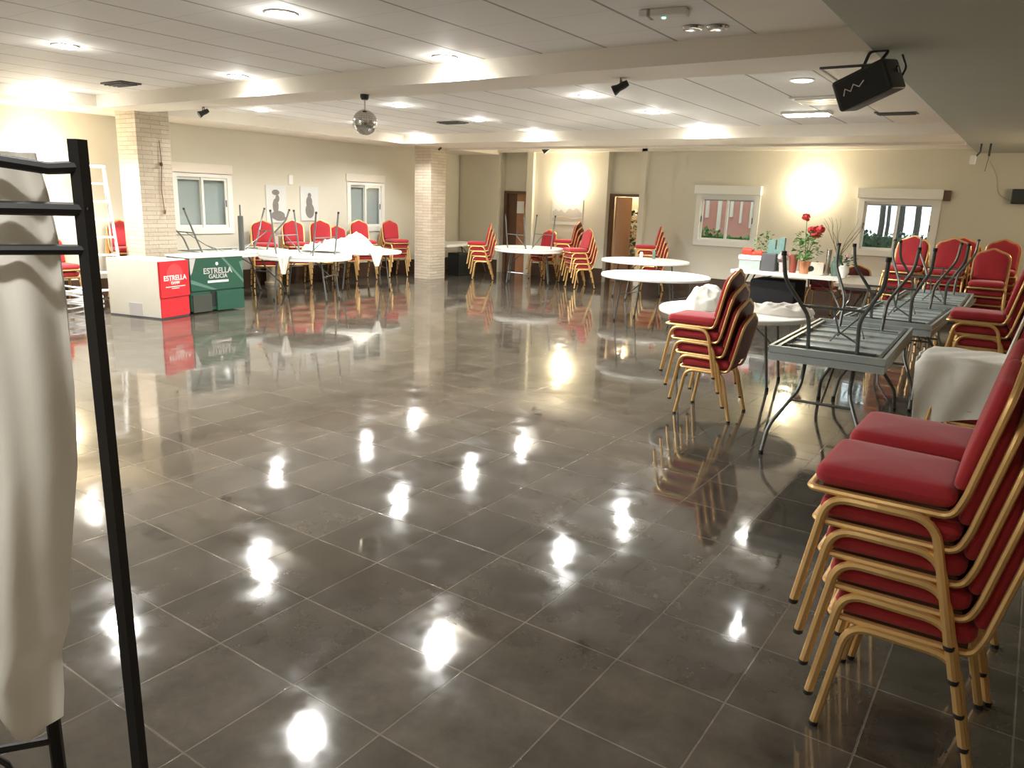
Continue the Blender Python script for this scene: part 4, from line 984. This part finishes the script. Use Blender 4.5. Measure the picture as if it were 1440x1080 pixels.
# ornamental lower panel
mb = MB().tube([(0.145, -0.13, 0.0), (0.145, -0.13, 0.74)], 0.013, 8)
mb.tube([(0.145, -0.13, 0.76), (0.95, -0.13, 0.86)], 0.008, 6).tube([(0.145, -0.13, 0.66), (0.95, -0.13, 0.76)], 0.008, 6).tube([(0.145, -0.13, 0.14), (0.95, -0.13, 0.14)], 0.008, 6)
for cx, cz, sg in ((0.27, 0.60, 1), (0.40, 0.62, -1), (0.53, 0.64, 1), (0.27, 0.40, -1), (0.40, 0.42, 1)):
    pts = [(cx+sg*0.065*(1-k/26)*cos(k*0.42), -0.13, cz+0.065*(1-k/26)*sin(k*0.42)*1.2) for k in range(22)]
    mb.tube(pts, 0.006, 6)
mb.tube([(0.145, -0.13, 0.30), (0.0, 0.0, 0.30)], 0.008, 6)
mb.build('scroll_panel', M['black'], t)
MB().box(-0.03, 1.0, -0.16, -0.13, 0.0, 0.02).box(-0.02, 0.02, -0.16, 0.16, 0.0, 0.02).box(0.95, 0.99, -0.16, 0.16, 0.0, 0.02).build('base', M['black'], t, smooth=False)

def hanging_cloth():
    # in the stand's own frame: x along the bars from the post, y away behind (local +y is towards the room centre?)
    import bisect
    edge = [(1.795, 0.066), (1.74, 0.056), (1.66, 0.048), (1.55, 0.045), (1.40, 0.047), (1.25, 0.056), (1.05, 0.085), (0.93, 0.098), (0.88, 0.115), (0.80, 0.118), (0.755, 0.123)]
    def ex(z):
        for (a, b), (c, d) in zip(edge, edge[1:]):
            if z <= a and z >= c: return b+(d-b)*(a-z)/(a-c)
        return edge[-1][1] if z < edge[-1][0] else edge[0][1]
    R = Matrix.Translation((PX, PY, 0)) @ Matrix.Rotation(math.atan2(BD.y, BD.x), 4, 'Z')
    mb = MB()
    def fn(u, v):
        q_ = min(1, max(0, (u-0.07)/0.11)); bot = 0.752-0.025*min(1, u*14)+0.17*q_*q_*(3-2*q_)+0.01*sin(u*15); z = 1.80-(1.80-bot)*v
        x = ex(max(0.755, z))+u*0.70
        amp = 0.016+0.032*min(1, v*1.5)
        y = 0.030+amp*sin(u*24+1.2*sin(v*3.0)+v*1.1)+0.012*sin(u*55+v*4)+0.02*noise.noise(Vector((u*5, v*3, 1.7)))
        # a swag folded across the upper part
        d = (u*1.2-(0.42-0.62*(v-0.12)))
        y += 0.022*math.exp(-(d*9)**2)
        y = max(0.014, y) if v < 0.16 else y
        return R @ Vector((x, -y*SGN, z))
    mb.sheet(fn, 90, 110, 0.004)
    def f2(u, v):  # the part thrown over the top bar
        x = 0.098+u*0.70; a = pi*v
        return R @ Vector((x, 0.016*cos(a)*-1*SGN+0.0, 1.795+0.016*sin(a)-0.003))
    return tag(mb.build('hanging_tablecloth', M['gcloth'], angle=80), 'long off white cloth hanging in folds behind the black rail', 'cloth')
SGN = 1
hanging_cloth()
